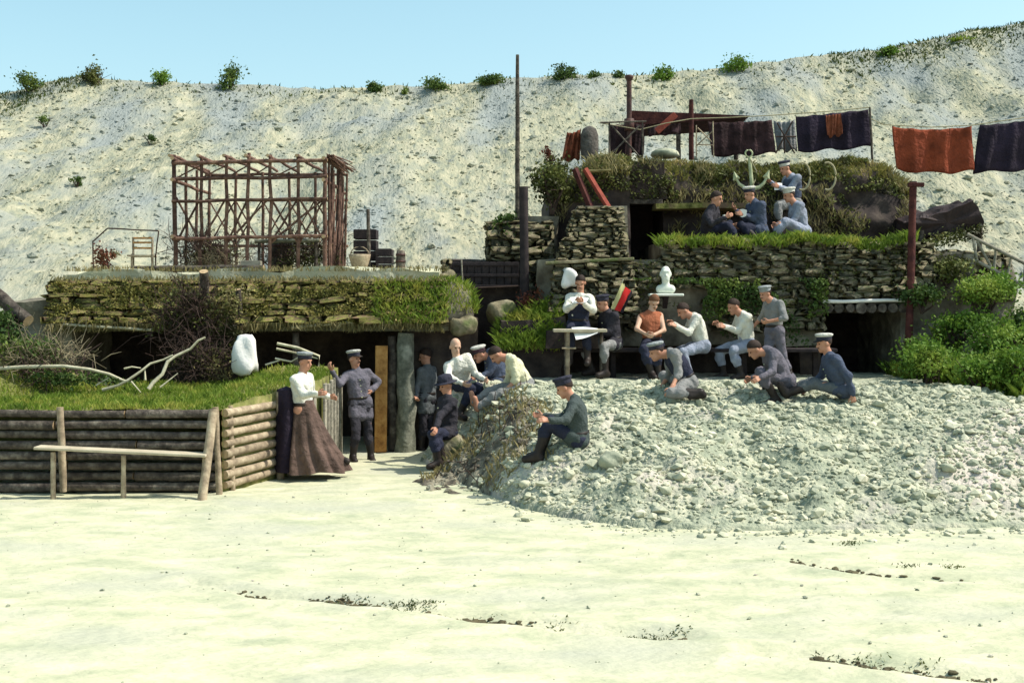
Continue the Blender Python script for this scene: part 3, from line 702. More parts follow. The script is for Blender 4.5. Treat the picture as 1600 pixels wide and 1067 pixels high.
# ---------------------------------------------------------------- people
CAM = A([0, 0, HC])
def smin(a, b, k):
    h = np.clip(.5+.5*(b-a)/k, 0, 1); return b*(1-h)+a*h-k*h*(1-h)
def cone_sdf(p, a, b, r1, r2):
    ab = b-a; L2 = ab@ab+1e-9
    t = np.clip(((p-a)@ab)/L2, 0, 1)
    return np.linalg.norm(p-a-t[..., None]*ab, axis=-1)-(r1+(r2-r1)*t)
def ell_sdf(p, c, B, r):
    q = (p-c)@B.T; k0 = np.linalg.norm(q/r, axis=-1); k1 = np.linalg.norm(q/(A(r)**2), axis=-1)
    return k0*(k0-1)/(k1+1e-9)
class SDF:
    def __init__(s, res, k=.03): s.res = res; s.k = k; s.pr = []
    def cone(s, a, b, r1, r2=None, k=None): s.pr.append(('c', A(a, float), A(b, float), r1, r1 if r2 is None else r2, k)); return s
    def ell(s, c, B, r, k=None, sub=False): s.pr.append(('s' if sub else 'e', A(c, float), A(B, float), A(r, float), None, k)); return s
    def mesh(s, post=None, wr=0.0, seed=0):
        lo = []; hi = []
        for t, a, b, r1, r2, k in s.pr:
            if t == 'c': m = max(r1, r2); lo.append(np.minimum(a, b)-m); hi.append(np.maximum(a, b)+m)
            elif t == 'e': m = max(r1); lo.append(a-m); hi.append(a+m)
        lo = np.min(lo, 0)-3*s.res; hi = np.max(hi, 0)+3*s.res
        n = np.ceil((hi-lo)/s.res).astype(int)+1
        ax = [lo[i]+np.arange(n[i])*s.res for i in range(3)]
        D = np.full(n, 1.0)
        pad = 2.5*s.res+.06
        for t, a, b, r1, r2, k in s.pr:
            if t == 'c': m = max(r1, r2); l = np.minimum(a, b)-m-pad; h = np.maximum(a, b)+m+pad
            else: m = max(r1); l = a-m-pad; h = a+m+pad
            i0 = np.clip(np.floor((l-lo)/s.res).astype(int), 0, n-1); i1 = np.clip(np.ceil((h-lo)/s.res).astype(int)+1, 1, n)
            sl_ = tuple(slice(i0[q], i1[q]) for q in range(3))
            G = np.stack(np.meshgrid(*[ax[q][sl_[q]] for q in range(3)], indexing='ij'), -1)
            d = cone_sdf(G, a, b, r1, r2) if t == 'c' else ell_sdf(G, a, b, r1)
            kk = s.k if k is None else k
            D[sl_] = smin(D[sl_], d, kk) if t != 's' else -smin(-D[sl_], d, kk)
        if post is not None or wr:
            G = np.stack(np.meshgrid(*ax, indexing='ij'), -1)
            if wr:
                r_ = np.random.default_rng(seed); w_ = 0
                for q in range(5):
                    f = nrm(r_.normal(size=3))*r_.uniform(22, 60); w_ = w_+np.sin(G@f+r_.uniform(0, 6)+1.5*np.sin(G@(nrm(r_.normal(size=3))*14)))
                D = D+wr*w_/2
            if post is not None: D = post(G, D)
        return surfnet(D, lo, s.res)
def surfnet(D, lo, res):
    S = D < 0; n = A(D.shape)-1
    cor = [(i, j, k) for i in (0, 1) for j in (0, 1) for k in (0, 1)]
    sl_ = lambda c: tuple(slice(c[q], c[q]+n[q]) for q in range(3))
    cnt = sum(S[sl_(c)].astype(int) for c in cor); act = (cnt > 0)&(cnt < 8)
    ids = -np.ones(n, int); idx = np.argwhere(act); ids[act] = np.arange(len(idx))
    acc = np.zeros((len(idx), 3)); num = np.zeros(len(idx))
    vals = {c: D[sl_(c)][act] for c in cor}
    for c in cor:
        for q in range(3):
            if c[q] == 0:
                e = list(c); e[q] = 1; e = tuple(e); a = vals[c]; b = vals[e]; m = (a < 0) != (b < 0)
                t = np.where(m, a/(a-b+1e-12), 0); p = np.tile(A(c, float), (len(idx), 1)); p[:, q] += t
                acc[m] += p[m]; num[m] += 1
    V = lo+(idx+acc/np.maximum(num, 1)[:, None])*res
    Qs = []
    for q in range(3):
        u, v = (q+1) % 3, (q+2) % 3
        a = [slice(1, n[0]), slice(1, n[1]), slice(1, n[2])]; a[q] = slice(0, n[q]); b = list(a); b[q] = slice(1, n[q]+1)
        s0 = S[tuple(a)]; s1 = S[tuple(b)]; m = s0 != s1
        ii = np.argwhere(m)+A([1 if r != q else 0 for r in range(3)])
        du = np.zeros(3, int); du[u] = 1; dv = np.zeros(3, int); dv[v] = 1
        g = lambda o: ids[tuple((ii-o).T)]
        quad = np.stack([g(du+dv), g(dv), g(0*du), g(du)], 1)
        fl = ~s0[m]; quad[fl] = quad[fl][:, ::-1]
        Qs.append(quad)
    Q = np.concatenate(Qs); Q = Q[(Q >= 0).all(1)]
    return V, Q
def solve(par, t, L):
    """a joint on the pixel's ray, L metres from its parent joint; third number: nearer (-1), level (0), farther (1)"""
    px, py = t[0], t[1]; s = t[2] if len(t) > 2 else 0
    d = nrm(P(px, py, 1.0)-CAM)
    if s == 0:
        q = CAM+d*(par[1]-CAM[1])/d[1]; return par+nrm(q-par)*L
    tc = (par-CAM)@d; q = CAM+d*tc; h2 = L*L-((q-par)@(q-par))
    if h2 <= 0: return par+nrm(q-par)*L
    return q+d*s*math.sqrt(h2)
def lathe(mb, prof, c, B, sx=1.0, sy=1.0, seg=16, mi=0):
    th = np.arange(seg)*2*math.pi/seg; V = []
    for r, z in prof: V.append(np.stack([np.cos(th)*r*sx, np.sin(th)*r*sy, np.full(seg, z)], 1))
    V = np.concatenate(V) @ A(B)+A(c); k = np.arange(seg); k2 = (k+1) % seg
    Q = np.concatenate([np.stack([i*seg+k, i*seg+k2, (i+1)*seg+k2, (i+1)*seg+k], 1) for i in range(len(prof)-1)])
    return mb.add(V, Q, None, mi)

PEOPLE = []
def person(label, Y, pel, neck, head, yaw, Lel, Lwr, Rel, Rwr, Lkn, Lan, Rkn, Ran, hyaw=None, pitch=10, S=1.0, top='field', toptype='tunic', sleeve='long',
           legs='navy', boots=True, cap=None, hair='hair', skin='skin', toe=None, group='soldiers at the dugouts', skirt=None, vest=None, cat='person', bare=False):
    seed = len(PEOPLE)+1
    hyaw = yaw if hyaw is None else hyaw
    f = A([math.sin(math.radians(yaw)), -math.cos(math.radians(yaw)), 0]); lh = A([-f[1], f[0], 0])
    pv = P(pel[0], pel[1], Y); nk = solve(pv, neck, .50*S); up = nrm(nk-pv)
    lf = nrm(lh-up*(lh@up)); fw = np.cross(lf, up)
    shL = nk+lf*.175*S-up*.045*S; shR = nk-lf*.175*S-up*.045*S
    hpL = pv+lh*.092*S; hpR = pv-lh*.092*S
    j = {}
    for sd, sh, hp, el, wr_, kn, an in (('L', shL, hpL, Lel, Lwr, Lkn, Lan), ('R', shR, hpR, Rel, Rwr, Rkn, Ran)):
        e = solve(sh, el, .29*S); w_ = solve(e, wr_, .255*S); kk = solve(hp, kn, .43*S); aa = solve(kk, an, .415*S)
        td = toe if toe is not None else f
        td = nrm(A(td, float)); ft = aa+td*.15*S
        if toe is None: ft = ft-A([0, 0, .055*S])
        j[sd] = (sh, e, w_, hp, kk, aa, ft)
    hd = solve(nk, head, .20*S)
    hf = A([math.sin(math.radians(hyaw)), -math.cos(math.radians(hyaw)), 0]); hf = nrm(hf-A([0, 0, math.tan(math.radians(pitch))]))
    hl = nrm(np.cross(A([0, 0, 1.0]), hf)); hu = np.cross(hf, hl)
    HB = A([np.cross(hf, hu)*-1, hf, hu])          # rows: left, forward, up
    def L2W(v): return hd+A(v) @ HB*S
    low = min(j['L'][5][2], j['R'][5][2])-.06
    root = empty('person', (pv[0], pv[1], min(low, pv[2])), label, cat, group)
    res = .019
    # ---- body, one continuous surface
    def torso(sd, o, low_=0.0, shoulders=True):
        sd.cone(pv+lh*.07*S, pv-lh*.07*S, .105*S+o) if low_ <= 0 else None
        a = pv+up*(.06+low_)*S
        for q in (-1, 1):
            sd.cone(a+lf*.045*q*S, pv+up*.36*S+lf*.065*q*S, .098*S+o, .112*S+o)
        if shoulders: sd.cone(nk+lf*.14*S-up*.05*S, nk-lf*.14*S-up*.05*S, .068*S+o); sd.cone(pv+up*.40*S, nk, .09*S+o, .06*S+o)
    def arm(sd, o, q, t=1.0):
        sh, e, w_ = j[q][:3]
        sd.cone(sh, e, .054*S+o, .042*S+o)
        if t > 0: sd.cone(e, e+(w_-e)*t, .042*S+o, (.042-.014*t)*S+o)
    def leg(sd, o, q, t=1.0):
        hp, kk, aa = j[q][3:6]
        sd.cone(hp, kk, .088*S+o, .06*S+o)
        ax_ = nrm(aa-kk); bk = nrm(np.cross(np.cross(ax_, kk-hp), ax_)+1e-6*A([1, 1, 1]))
        cf = kk+(aa-kk)*.32+bk*.015*S
        if t <= .32: sd.cone(kk, kk+(aa-kk)*t, .058*S+o, .058*S+o)
        else: sd.cone(kk, cf, .057*S+o, .06*S+o); sd.cone(cf, kk+(aa-kk)*t, .06*S+o, (.06-.022*(t-.32)/.68)*S+o)
    def foot(sd, o, q):
        aa, ft = j[q][5], j[q][6]; d = nrm(ft-aa)
        heel = aa-A([d[0], d[1], 0])*.04*S-A([0, 0, .04*S]) if toe is None else aa-d*.02
        sd.cone(aa, heel, .045*S+o, .04*S+o); sd.cone(heel, ft, .04*S+o, .036*S+o); sd.cone(aa, ft, .042*S+o, .034*S+o)
    b = SDF(res); torso(b, -.004)
    for q in 'LR': arm(b, -.003, q); leg(b, -.003, q); foot(b, -.003, q)
    b.cone(nk-up*.03, hd-hu*.05*S, .062*S, .056*S)
    V, Q = b.mesh(); body = MB(); body.add(V, Q)
    h = SDF(.0105, .018)
    h.cone(nk-up*.01, hd-hu*.05*S-hf*.01, .06*S, .056*S)
    h.ell(L2W((0, -.012, .032)), HB, A([.077, .097, .10])*S); h.ell(L2W((0, .028, -.055)), HB, A([.056, .066, .068])*S)
    h.cone(L2W((0, .086, .012)), L2W((0, .108, -.028)), .011*S, .016*S, .012); h.cone(L2W((-.036, .078, .032)), L2W((.036, .078, .032)), .014*S, None, .012)
    h.cone(L2W((-.02, .082, -.062)), L2W((.02, .082, -.062)), .011*S, None, .01); h.cone(L2W((0, .07, -.10)), L2W((0, .06, -.10)), .02*S)
    for q in (-1, 1):
        h.ell(L2W((.079*q, -.012, -.008)), HB, A([.013, .026, .034])*S, .008)
        h.ell(L2W((.032*q, .098, .008)), HB, A([.017, .017, .012])*S, .008, True)
    V, Q = h.mesh(); body.add(V, Q)
    V0_, T0_ = ico()
    for q in (-1, 1): body.add(V0_*.011*S+L2W((.032*q, .080, .008)), None, T0_, 1)
    for q in 'LR':                                # hands with five fingers
        sh, e, w_ = j[q][:3]; u = nrm(w_-e); sgn = 1 if q == 'L' else -1
        v = nrm((fw*.7+A([0, 0, .7]))-u*((fw*.7+A([0, 0, .7]))@u)); wn = np.cross(u, v)
        inw = -lf*sgn; wn = wn if wn@inw > 0 else -wn
        g = SDF(.0078, .010); g.cone(w_-u*.05, w_+u*.01, .030*S, .027*S)
        for o_, ln, r in ((.028, .072, .0100), (.010, .080, .0105), (-.009, .074, .0100), (-.027, .058, .0092)):
            kn_ = w_+u*.088*S+v*o_*S; g.cone(w_+u*.012+v*o_*.6*S, kn_, .0145*S, .0125*S)
            m1 = kn_+nrm(u*.85+wn*.5)*ln*.5*S; m2 = m1+nrm(u*.35+wn*.95)*ln*.5*S
            g.cone(kn_, m1, r*S, r*.95*S, .003); g.cone(m1, m2, r*.95*S, r*.8*S, .003)
        b0 = w_+u*.03*S+v*.022*S; b1 = b0+nrm(u*.6+v*.75+wn*.25)*.045*S; b2 = b1+nrm(u*.9+v*.2+wn*.4)*.035*S
        g.cone(w_+u*.01, b0, .017*S, .015*S); g.cone(b0, b1, .0135*S, .0115*S, .004); g.cone(b1, b2, .0115*S, .009*S, .003)
        V, Q = g.mesh(); body.add(V, Q)
    body.build('body', [M[skin], M['eye']], root)
    # ---- clothes
    if top:
        c = SDF(res); o = .013
        if toptype == 'tunic':
            torso(c, .018)
            for q in 'LR':
                hp, kk = j[q][3:5]; tt = .44 if nrm(kk-hp)[2] < -.8 else .26; c.cone(hp, hp+(kk-hp)*tt, .090*S+.008, .094*S+.008)
            if nrm(j['L'][4]-hpL)[2] < -.8: c.cone(pv, pv+((j['L'][4]+j['R'][4])/2-pv)*.44, .10*S, .10*S)
            c.cone(pv+lf*.062*S+up*.02, pv-lf*.062*S+up*.02, .108*S+.014)
            c.cone(nk-up*.01, nk+nrm(hd-nk)*.045*S, .066*S, .064*S, .012)
        else: torso(c, o, .04)
        if sleeve != 'none':
            for q in 'LR': arm(c, o, q, .97 if sleeve == 'long' else .22)
        V, Q = c.mesh(None, .0060, seed); m_ = MB(); m_.add(V, Q); tp = m_.build({'tunic': 'tunic', 'shirt': 'shirt'}[toptype], [M[top]], root)
        if toptype == 'tunic':
            bt = MB(); 
            for q in range(4):
                p0 = pv+up*(.10+.09*q)*S+fw*.155*S; bt.add(V0_*.011+p0, None, T0_)
            bt.build('buttons', [M['anchor']], tp)
        if toptype == 'tunic' or seed % 2:
            bl = MB(); BB = A([lf, fw, up]); bc = pv+up*.085*S; ex = .02 if toptype == 'tunic' else .012
            lathe(bl, [((.150+ex)*S, -.022), ((.156+ex)*S, -.02), ((.156+ex)*S, .02), ((.150+ex)*S, .022)], bc, BB, 1.0, .80, 28); bl.build('belt', [M['boot']], tp)
    if seed % 3 != 1:
        ms = SDF(.0075, .006)
        for q in (-1, 1): ms.cone(L2W((.004*q, .098, -.048)), L2W((.032*q, .084, -.056)), .009*S, .005*S)
        V, Q = ms.mesh(); m_ = MB(); m_.add(V, Q); m_.build('moustache', [M[hair or 'hairb']], root)
    if vest:
        c = SDF(res); torso(c, .024, .05, False); c.cone(nk-up*.09*S+lf*.09*S, nk-up*.09*S-lf*.09*S, .085*S)
        V, Q = c.mesh(None, .004, seed+50); m_ = MB(); m_.add(V, Q); m_.build('waistcoat', [M[vest]], root)
    if skirt is None:
        c = SDF(res); o = .016 if toptype != 'tunic' else .010
        c.cone(pv+lh*.07*S, pv-lh*.07*S, .108*S+o); c.cone(pv, pv+up*.09*S, .118*S+o*.6, .10*S+o)
        for q in 'LR': leg(c, o, q, .55 if boots else .96)
        V, Q = c.mesh(None, .007, seed+20); m_ = MB(); m_.add(V, Q); m_.build('trousers', [M[legs]], root)
    for q in 'LR':
        if bare: break
        c = SDF(.014, .02); kk, aa = j[q][4:6]
        if boots: c.cone(kk+(aa-kk)*.45, aa, .066*S, .05*S)
        else: c.cone(aa+(kk-aa)*.1, aa, .047*S, .047*S)
        foot(c, .009, q); V, Q = c.mesh(); m_ = MB(); m_.add(V, Q); m_.build('boot' if boots else 'shoe', [M['boot']], root)
    if hair:
        c = SDF(.0105, .01); c.ell(L2W((0, -.014, .034)), HB, (A([.077, .097, .10])+.009)*S)
        def cut(G, D):
            ql = (G-hd) @ HB.T/S; return np.maximum(D, -((ql[..., 2]-.03)-.62*ql[..., 1])*S)
        V, Q = c.mesh(cut, .002, seed); m_ = MB(); m_.add(V, Q); m_.build('hair', [M[hair]], root)
    if cap:
        m_ = MB(); RB = HB
        tl = rotx(math.radians(8)); RB = tl.T @ HB
        bs = L2W((0, -.012, .052))
        if cap[0] == 'brim':
            lathe(m_, [(.10*S, .0), (.105*S, .05), (.09*S, .10), (.04*S, .115), (.001, .117)], bs, RB, .9, 1.1)
            lathe(m_, [(.10*S, .004), (.165*S, -.012), (.165*S, -.02), (.10*S, -.006)], bs, RB, .9, 1.1)
        else:
            lathe(m_, [(.092*S, -.012), (.097*S, .0), (.098*S, .042*S)], bs, RB, .9, 1.12, mi=1)
            lathe(m_, [(.098*S, .042*S), (.115*S, .062*S), (.117*S, .075*S), (.10*S, .088*S), (.05*S, .094*S), (.001, .095*S)], bs, RB, .9, 1.12)
            if cap[0] == 'peak':
                th = np.linspace(-1.15, 1.15, 9); inn = np.stack([np.sin(th)*.088, np.cos(th)*.106, 0*th], 1)*S; out = np.stack([np.sin(th)*.10, np.cos(th)*.165, -.03*np.cos(th)], 1)*S
                W = np.concatenate([inn, out, inn-A([0, 0, .006]), out-A([0, 0, .006])]) @ RB+bs; k = np.arange(8)
                Qp = np.concatenate([np.stack([k, k+1, 9+k+1, 9+k], 1), np.stack([18+k, 27+k, 27+k+1, 18+k+1], 1), np.stack([9+k, 10+k, 28+k, 27+k], 1)])
                m_.add(W, Qp, None, 2)
        m_.build('cap' if cap[0] != 'brim' else 'hat', [M[cap[1]], M[cap[2] if len(cap) > 2 else cap[1]], M['boot']], root)
    PEOPLE.append(root); root_j = dict(j=j, pv=pv, nk=nk, hd=hd, fw=fw, lh=lh, up=up, root=root)
    return root_j

sa = person('person in a pale blouse, round cap and long dark skirt by the log wall corner', 17.4, (474, 640), (472, 588), (475, 572), 65, (487, 614, 1), (497, 616), (476, 617, -1), (496, 615, -1),
            (500, 686), (543, 729), (484, 690), (508, 743), top='white', toptype='shirt', cap=('round', 'capgrey', 'capdark'), skirt=True, boots=False, S=.97)
mb = MB(); w0 = sa['pv']+A([0, 0, .14]); hem = P(494, 738, 17.4); hem[2] = .085
seg = 88; rows = 12; Vv = []
for r in range(rows+1):
    t = r/rows; th = np.arange(seg)*2*math.pi/seg
    c = w0+(hem-w0)*A([t**1.35, t**1.35, t]); rx = .135+.30*t**1.1; ry = .125+.24*t
    fold = 1+.13*t*np.sin(th*11+1.5*math.sin(3*t))+.08*t*np.sin(th*6+1+t)+.03*t*np.sin(th*19)
    Vv.append(np.stack([c[0]+np.cos(th)*rx*fold, c[1]+np.sin(th)*ry*fold, np.full(seg, c[2])+.02*t*np.sin(th*4)], 1))
k = np.arange(seg); k2 = (k+1) % seg
Qv = np.concatenate([np.stack([i*seg+k2, i*seg+k, (i+1)*seg+k, (i+1)*seg+k2], 1) for i in range(rows)])
mb.add(np.concatenate(Vv), Qv); mb.build('skirt', [M['skirt']], sa['root'])

person('soldier in a grey tunic and pale-topped peaked cap standing in the dugout entrance', 19.4, (563, 630), (557, 577), (553, 557), 20, (591, 597, 1), (580, 611, -1), (531, 601, -1), (519, 580, -1),
       (575, 672), (579, 708), (556, 672, -1), (552, 708), hyaw=55, top='fieldp', legs='dark', cap=('peak', 'cappale', 'capdark'), pitch=0)
person('bareheaded soldier in a grey tunic standing beside the tree-trunk post', 20.7, (666, 622), (668, 573), (664, 554), -125, (653, 598), (651, 620, -1), (684, 597), (683, 620),
       (661, 662), (659, 694), (671, 662), (671, 694), hyaw=-95, top='field', legs='dark', hair='hair', pitch=15)
person('balding soldier in a white shirt seated left of the one in the peaked cap', 19.3, (722, 600), (714, 562, -1), (712, 545), 35, (742, 582), (757, 593, -1), (701, 590, -1), (722, 599, -1),
       (752, 608, -1), (735, 646), (736, 608, -1), (720, 642), hyaw=25, top='white', toptype='shirt', legs='navy', hair=None, skin='skinp', pitch=18)
person('soldier in a blue-grey tunic and pale peaked cap seated between two white shirts', 19.6, (782, 598), (772, 563), (754, 553), -65, (762, 589, -1), (744, 592, -1), (764, 586, 1), (747, 591),
       (744, 602, -1), (732, 638), (746, 600, 1), (728, 634), top='fieldb', legs='dark', cap=('peak', 'cappale', 'capred'), pitch=22)
person('dark-haired man in a cream shirt bending over his outstretched legs', 18.5, (824, 603), (800, 566), (786, 557), -82, (807, 594, -1), (786, 614, -1), (796, 592, 1), (779, 612),
       (783, 614, -1), (744, 638), (778, 608, 1), (736, 631), top='cream', toptype='shirt', sleeve='short', legs='grey', hair='hair', pitch=50, toe=(-.25, -.1, 1), boots=False, bare=True)
person('man in dark clothes and brimmed hat at the left foot of the mound', 18.2, (699, 676), (699, 622), (697, 604), -60, (688, 650, -1), (682, 668, -1), (706, 652), (690, 664, -1),
       (676, 678, -1), (684, 716), (682, 680, -1), (692, 718), top='dark', legs='navy', cap=('brim', 'capdark'), pitch=20)
Yh = hit(905, 702, zm)
person('soldier in a green-grey tunic alone halfway down the front of the mound', Yh, (905, 687), (898, 626), (881, 605), -98, (884, 657, -1), (857, 656, -1), (880, 652, 1), (855, 650),
       (857, 662, -1), (839, 711), (858, 656, 1), (846, 704), top='teal', legs='navy', cap=('round', 'capdark', 'capdark'), pitch=25)
person('man in a dark waistcoat reading on the ledge under the stone pier', 20.45, (903, 508), (906, 462), (907, 442), -8, (927, 484, -1), (911, 474, -1), (885, 484, -1), (900, 474, -1),
       (916, 522, -1), (918, 560), (892, 522, -1), (890, 560), top='white', toptype='shirt', legs='navy', vest='navy', pitch=25)
sj = person('soldier in a dark tunic seated at the small table under the flag', 20.5, (958, 537), (951, 492), (943, 476), -60, (950, 519, -1), (929, 520, -1), (938, 515, 1), (917, 519),
       (944, 541, -1), (946, 583), (920, 540, 0), (926, 581), top='dark', legs='grey', cap=('round', 'capdark', 'capdark'), pitch=15)
person('brown-haired man in a rust undershirt sitting on the bench with bare arms', 20.5, (1020, 537), (1016, 494), (1020, 478), 12, (1037, 516, -1), (1022, 523, -1), (995, 514, -1), (1009, 522, -1),
       (1026, 547, -1), (1028, 584), (1006, 546, -1), (1018, 582), top='rust', toptype='shirt', sleeve='none', legs='navy', hair='hairb', skin='skinp', pitch=35)
person('hunched man in white shirt and pale blue trousers beside the one in rust', 20.5, (1097, 540), (1085, 497), (1068, 486), -80, (1076, 520, -1), (1057, 510, -1), (1073, 518, 1), (1056, 508),
       (1066, 551, -1), (1079, 588), (1062, 548, 1), (1070, 588), top='white', toptype='shirt', legs='bluecot', pitch=30, boots=False)
Ym = hit(1065, 618, zm)
person('soldier in a grey shirt and dark vest kneeling on the mound below the bench', Ym, (1076, 597), (1054, 561), (1036, 550), -78, (1060, 589, -1), (1049, 606, -1), (1046, 585, 1), (1036, 600),
       (1048, 614, -1), (1088, 613), (1038, 588, 1), (1046, 615), top='grey', toptype='shirt', sleeve='short', legs='grey', vest='navy', cap=('round', 'capgrey', 'capdark'), pitch=20)
person('man in a white shirt on the bench next to the standing soldier', 20.5, (1167, 538), (1161, 492), (1146, 479), -75, (1151, 518, -1), (1133, 511, -1), (1147, 515, 1), (1129, 509),
       (1146, 548, -1), (1158, 586), (1128, 546, 0), (1131, 588), top='white', toptype='shirt', legs='bluecot', pitch=20)
person('soldier in a round cap standing by the bench with rolled sleeves', 20.15, (1210, 517), (1209, 472), (1195, 459), -60, (1226, 497, -1), (1202, 502, -1), (1191, 496, 1), (1184, 503),
       (1222, 553), (1236, 588), (1201, 553, -1), (1199, 590), S=.95, top='grey', toptype='shirt', sleeve='short', legs='fieldp', cap=('round', 'capgrey', 'capgrey'), pitch=15)
Yp = hit(1215, 618, zm)
person('soldier in a lilac-grey tunic squatting on the mound at the feet of the standing one', Yp, (1228, 596), (1204, 554), (1186, 547), -82, (1206, 581, -1), (1188, 590, -1), (1200, 578, 1), (1184, 586),
       (1190, 584, -1), (1206, 612), (1188, 580, 1), (1200, 612), top='fieldp', legs='fieldp', pitch=35)
Yq = hit(1318, 626, zm)
person('soldier in a blue tunic and peaked cap lounging on the mound, propped on one arm', Yq, (1317, 609), (1297, 558), (1287, 536), -82, (1329, 593, -1), (1333, 622, 0), (1284, 587, 1), (1264, 604),
       (1271, 600, -1), (1232, 614), (1268, 597, 1), (1229, 612), top='fieldb', legs='field', cap=('peak', 'cappale', 'capdark'), pitch=10, toe=(-.5, 0, .8))
person('bareheaded soldier on the upper terrace nearest the dark doorway', 22.0, (1106, 362), (1112, 327, -1), (1118, 314), 70, (1122, 346, 1), (1140, 351, 0), (1112, 350, -1), (1133, 340, -1),
       (1140, 351, 1), (1150, 366), (1138, 353, -1), (1146, 367), top='dark', legs='navy', pitch=15)
person('soldier in a dark blue tunic on the upper terrace below the anchor', 22.0, (1186, 362), (1181, 321), (1173, 307), -60, (1176, 344, -1), (1161, 336, -1), (1167, 343, 1), (1159, 336),
       (1158, 352, -1), (1176, 368), (1165, 350, 1), (1150, 367), top='fieldb', legs='navy', cap=('round', 'cappale', 'capdark'), pitch=15)
person('soldier in a blue shirt on the upper terrace with his pale knees drawn up', 22.0, (1254, 362), (1244, 321), (1234, 307), -78, (1241, 345, -1), (1224, 350, -1), (1236, 343, 1), (1222, 348),
       (1229, 347, -1), (1211, 366), (1226, 346, 1), (1208, 366), top='bluecot', toptype='shirt', legs='bluecot', cap=('round', 'cappale', 'cappale'), pitch=15)
su = person('capped soldier reading a white sheet beside the pale hoop on the upper bank', 23.0, (1240, 318), (1237, 277), (1226, 263), -62, (1233, 298, -1), (1217, 292, -1), (1223, 296, 1), (1213, 290),
       (1216, 322, -1), (1218, 357), (1212, 320, 1), (1212, 356), top='bluecot', toptype='shirt', legs='grey', vest='fieldb', cap=('round', 'capdark', 'cappale'), pitch=20)
# ---------------------------------------------------------------- pole frame on the left roof
FR = empty('pole_frame', (PX(395, 23), 23.0, 3.02), 'open frame of rough reddish poles standing on the left dugout roof', 'frame')
FZ = 3.02; Y0, Y1 = 22.0, 24.3; ZT = PZ(252, Y0)
def fp(px, Y, z): return A([PX(px, Y), Y, z])
M['framew'] = mat('frame_pole', [(.045, .024, .02), (.11, .062, .046), (.21, .13, .09)], scale=8, bump=.6, bscale=30, objrand=.3)
def fbar(a, b, r, nm, m='framew'): return log(FR, a, b, r*1.05, m, nm, .02, 7, 6, .9)
front = [274, 313, 353, 387, 421, 466, 508]
xf = [PX(q, Y0) for q in front]
for i, x in enumerate(xf): fbar((x, Y0, FZ-.06), (x+rng.uniform(-.03, .03), Y0, ZT+.10+rng.uniform(-.03, .05)), .040 if i in (0, 6) else .032, 'post')
xb = np.linspace(xf[0]+.05, xf[-1]-.02, 6)
for x in xb: fbar((x, Y1, FZ-.06), (x, Y1, ZT+.05), .03, 'post')
for k_, y in enumerate((22.75, 23.5)):
    fbar((xf[0], y, FZ-.06), (xf[0], y, ZT), .03, 'post'); fbar((xf[-1], y, FZ-.06), (xf[-1]+.02, y, ZT), .032, 'post')
for py, r in ((255, .036), (280, .034), (315, .028), (373, .03)):
    fbar((xf[0]-.05, Y0-.05, PZ(py, Y0)), (xf[-1]+.05, Y0-.05, PZ(py-4, Y0)), r, 'rail')
for z in (ZT+.0, ZT-.5, FZ+.55): fbar((xf[0]-.05, Y1+.05, z), (xf[-1]+.1, Y1+.05, z), .028, 'rail')
for x in (xf[0], xf[-1]):
    for z in (ZT+.03, ZT-.35, FZ+.6): fbar((x, Y0-.22, z), (x, Y1+.25, z), .034, 'rail')
for x in xf[1:-1]+[xf[0]-.06]: fbar((x, Y0-.18, ZT+.08), (x+.05, Y1+.2, ZT+.09), .03, 'rafter')
for i in range(9):
    y = Y0+.12+i*.25; fbar((xf[-1]+.04, y, FZ+.3+.1*(i % 3)), (xf[-1]+.05, y+.45, ZT-.3-.1*(i % 4)), .016, 'brace') if i < 8 else None; fbar((xf[-1]+.05, y, FZ-.03), (xf[-1]+.03+rng.uniform(-.05, .08), y+.05, ZT+rng.uniform(-.1, .05)), .024, 'side_stake')
for a, b in ((0, 1), (1, 2), (2, 3), (2, 4), (4, 5), (5, 6), (4, 6), (1, 0), (3, 2), (5, 4), (6, 5)):
    za, zb_ = PZ(330, Y0), PZ(372, Y0)
    fbar((xf[a], Y0+.04, zb_-.1), (xf[b], Y0+.05, za+.25), .02, 'brace')
for i in range(5):
    fbar((xb[i], Y1-.05, FZ+.55), (xb[i+1], Y1-.05, ZT-.5), .016, 'brace'); fbar((xb[i+1], Y1-.07, FZ+.55), (xb[i], Y1-.07, ZT-.5), .016, 'brace')
    fbar((xf[i], Y0+.05, PZ(278, Y0)), (xf[i+1], Y0+.05, PZ(258, Y0)), .014, 'brace')
# eave bundle of sticks on the right end of the frame
mb = MB()
for i in range(26):
    a = fp(512, Y0, ZT+.07)+A([rng.uniform(-.03, .12), rng.uniform(-.1, .3), rng.uniform(-.03, .06)]); mb.bar(a, a+A([rng.uniform(.0, .22), rng.uniform(.9, 2.2), rng.uniform(-.12, .0)]), .014, 4, n=3)
mb.build('stick_eave', [M['framew']], FR)
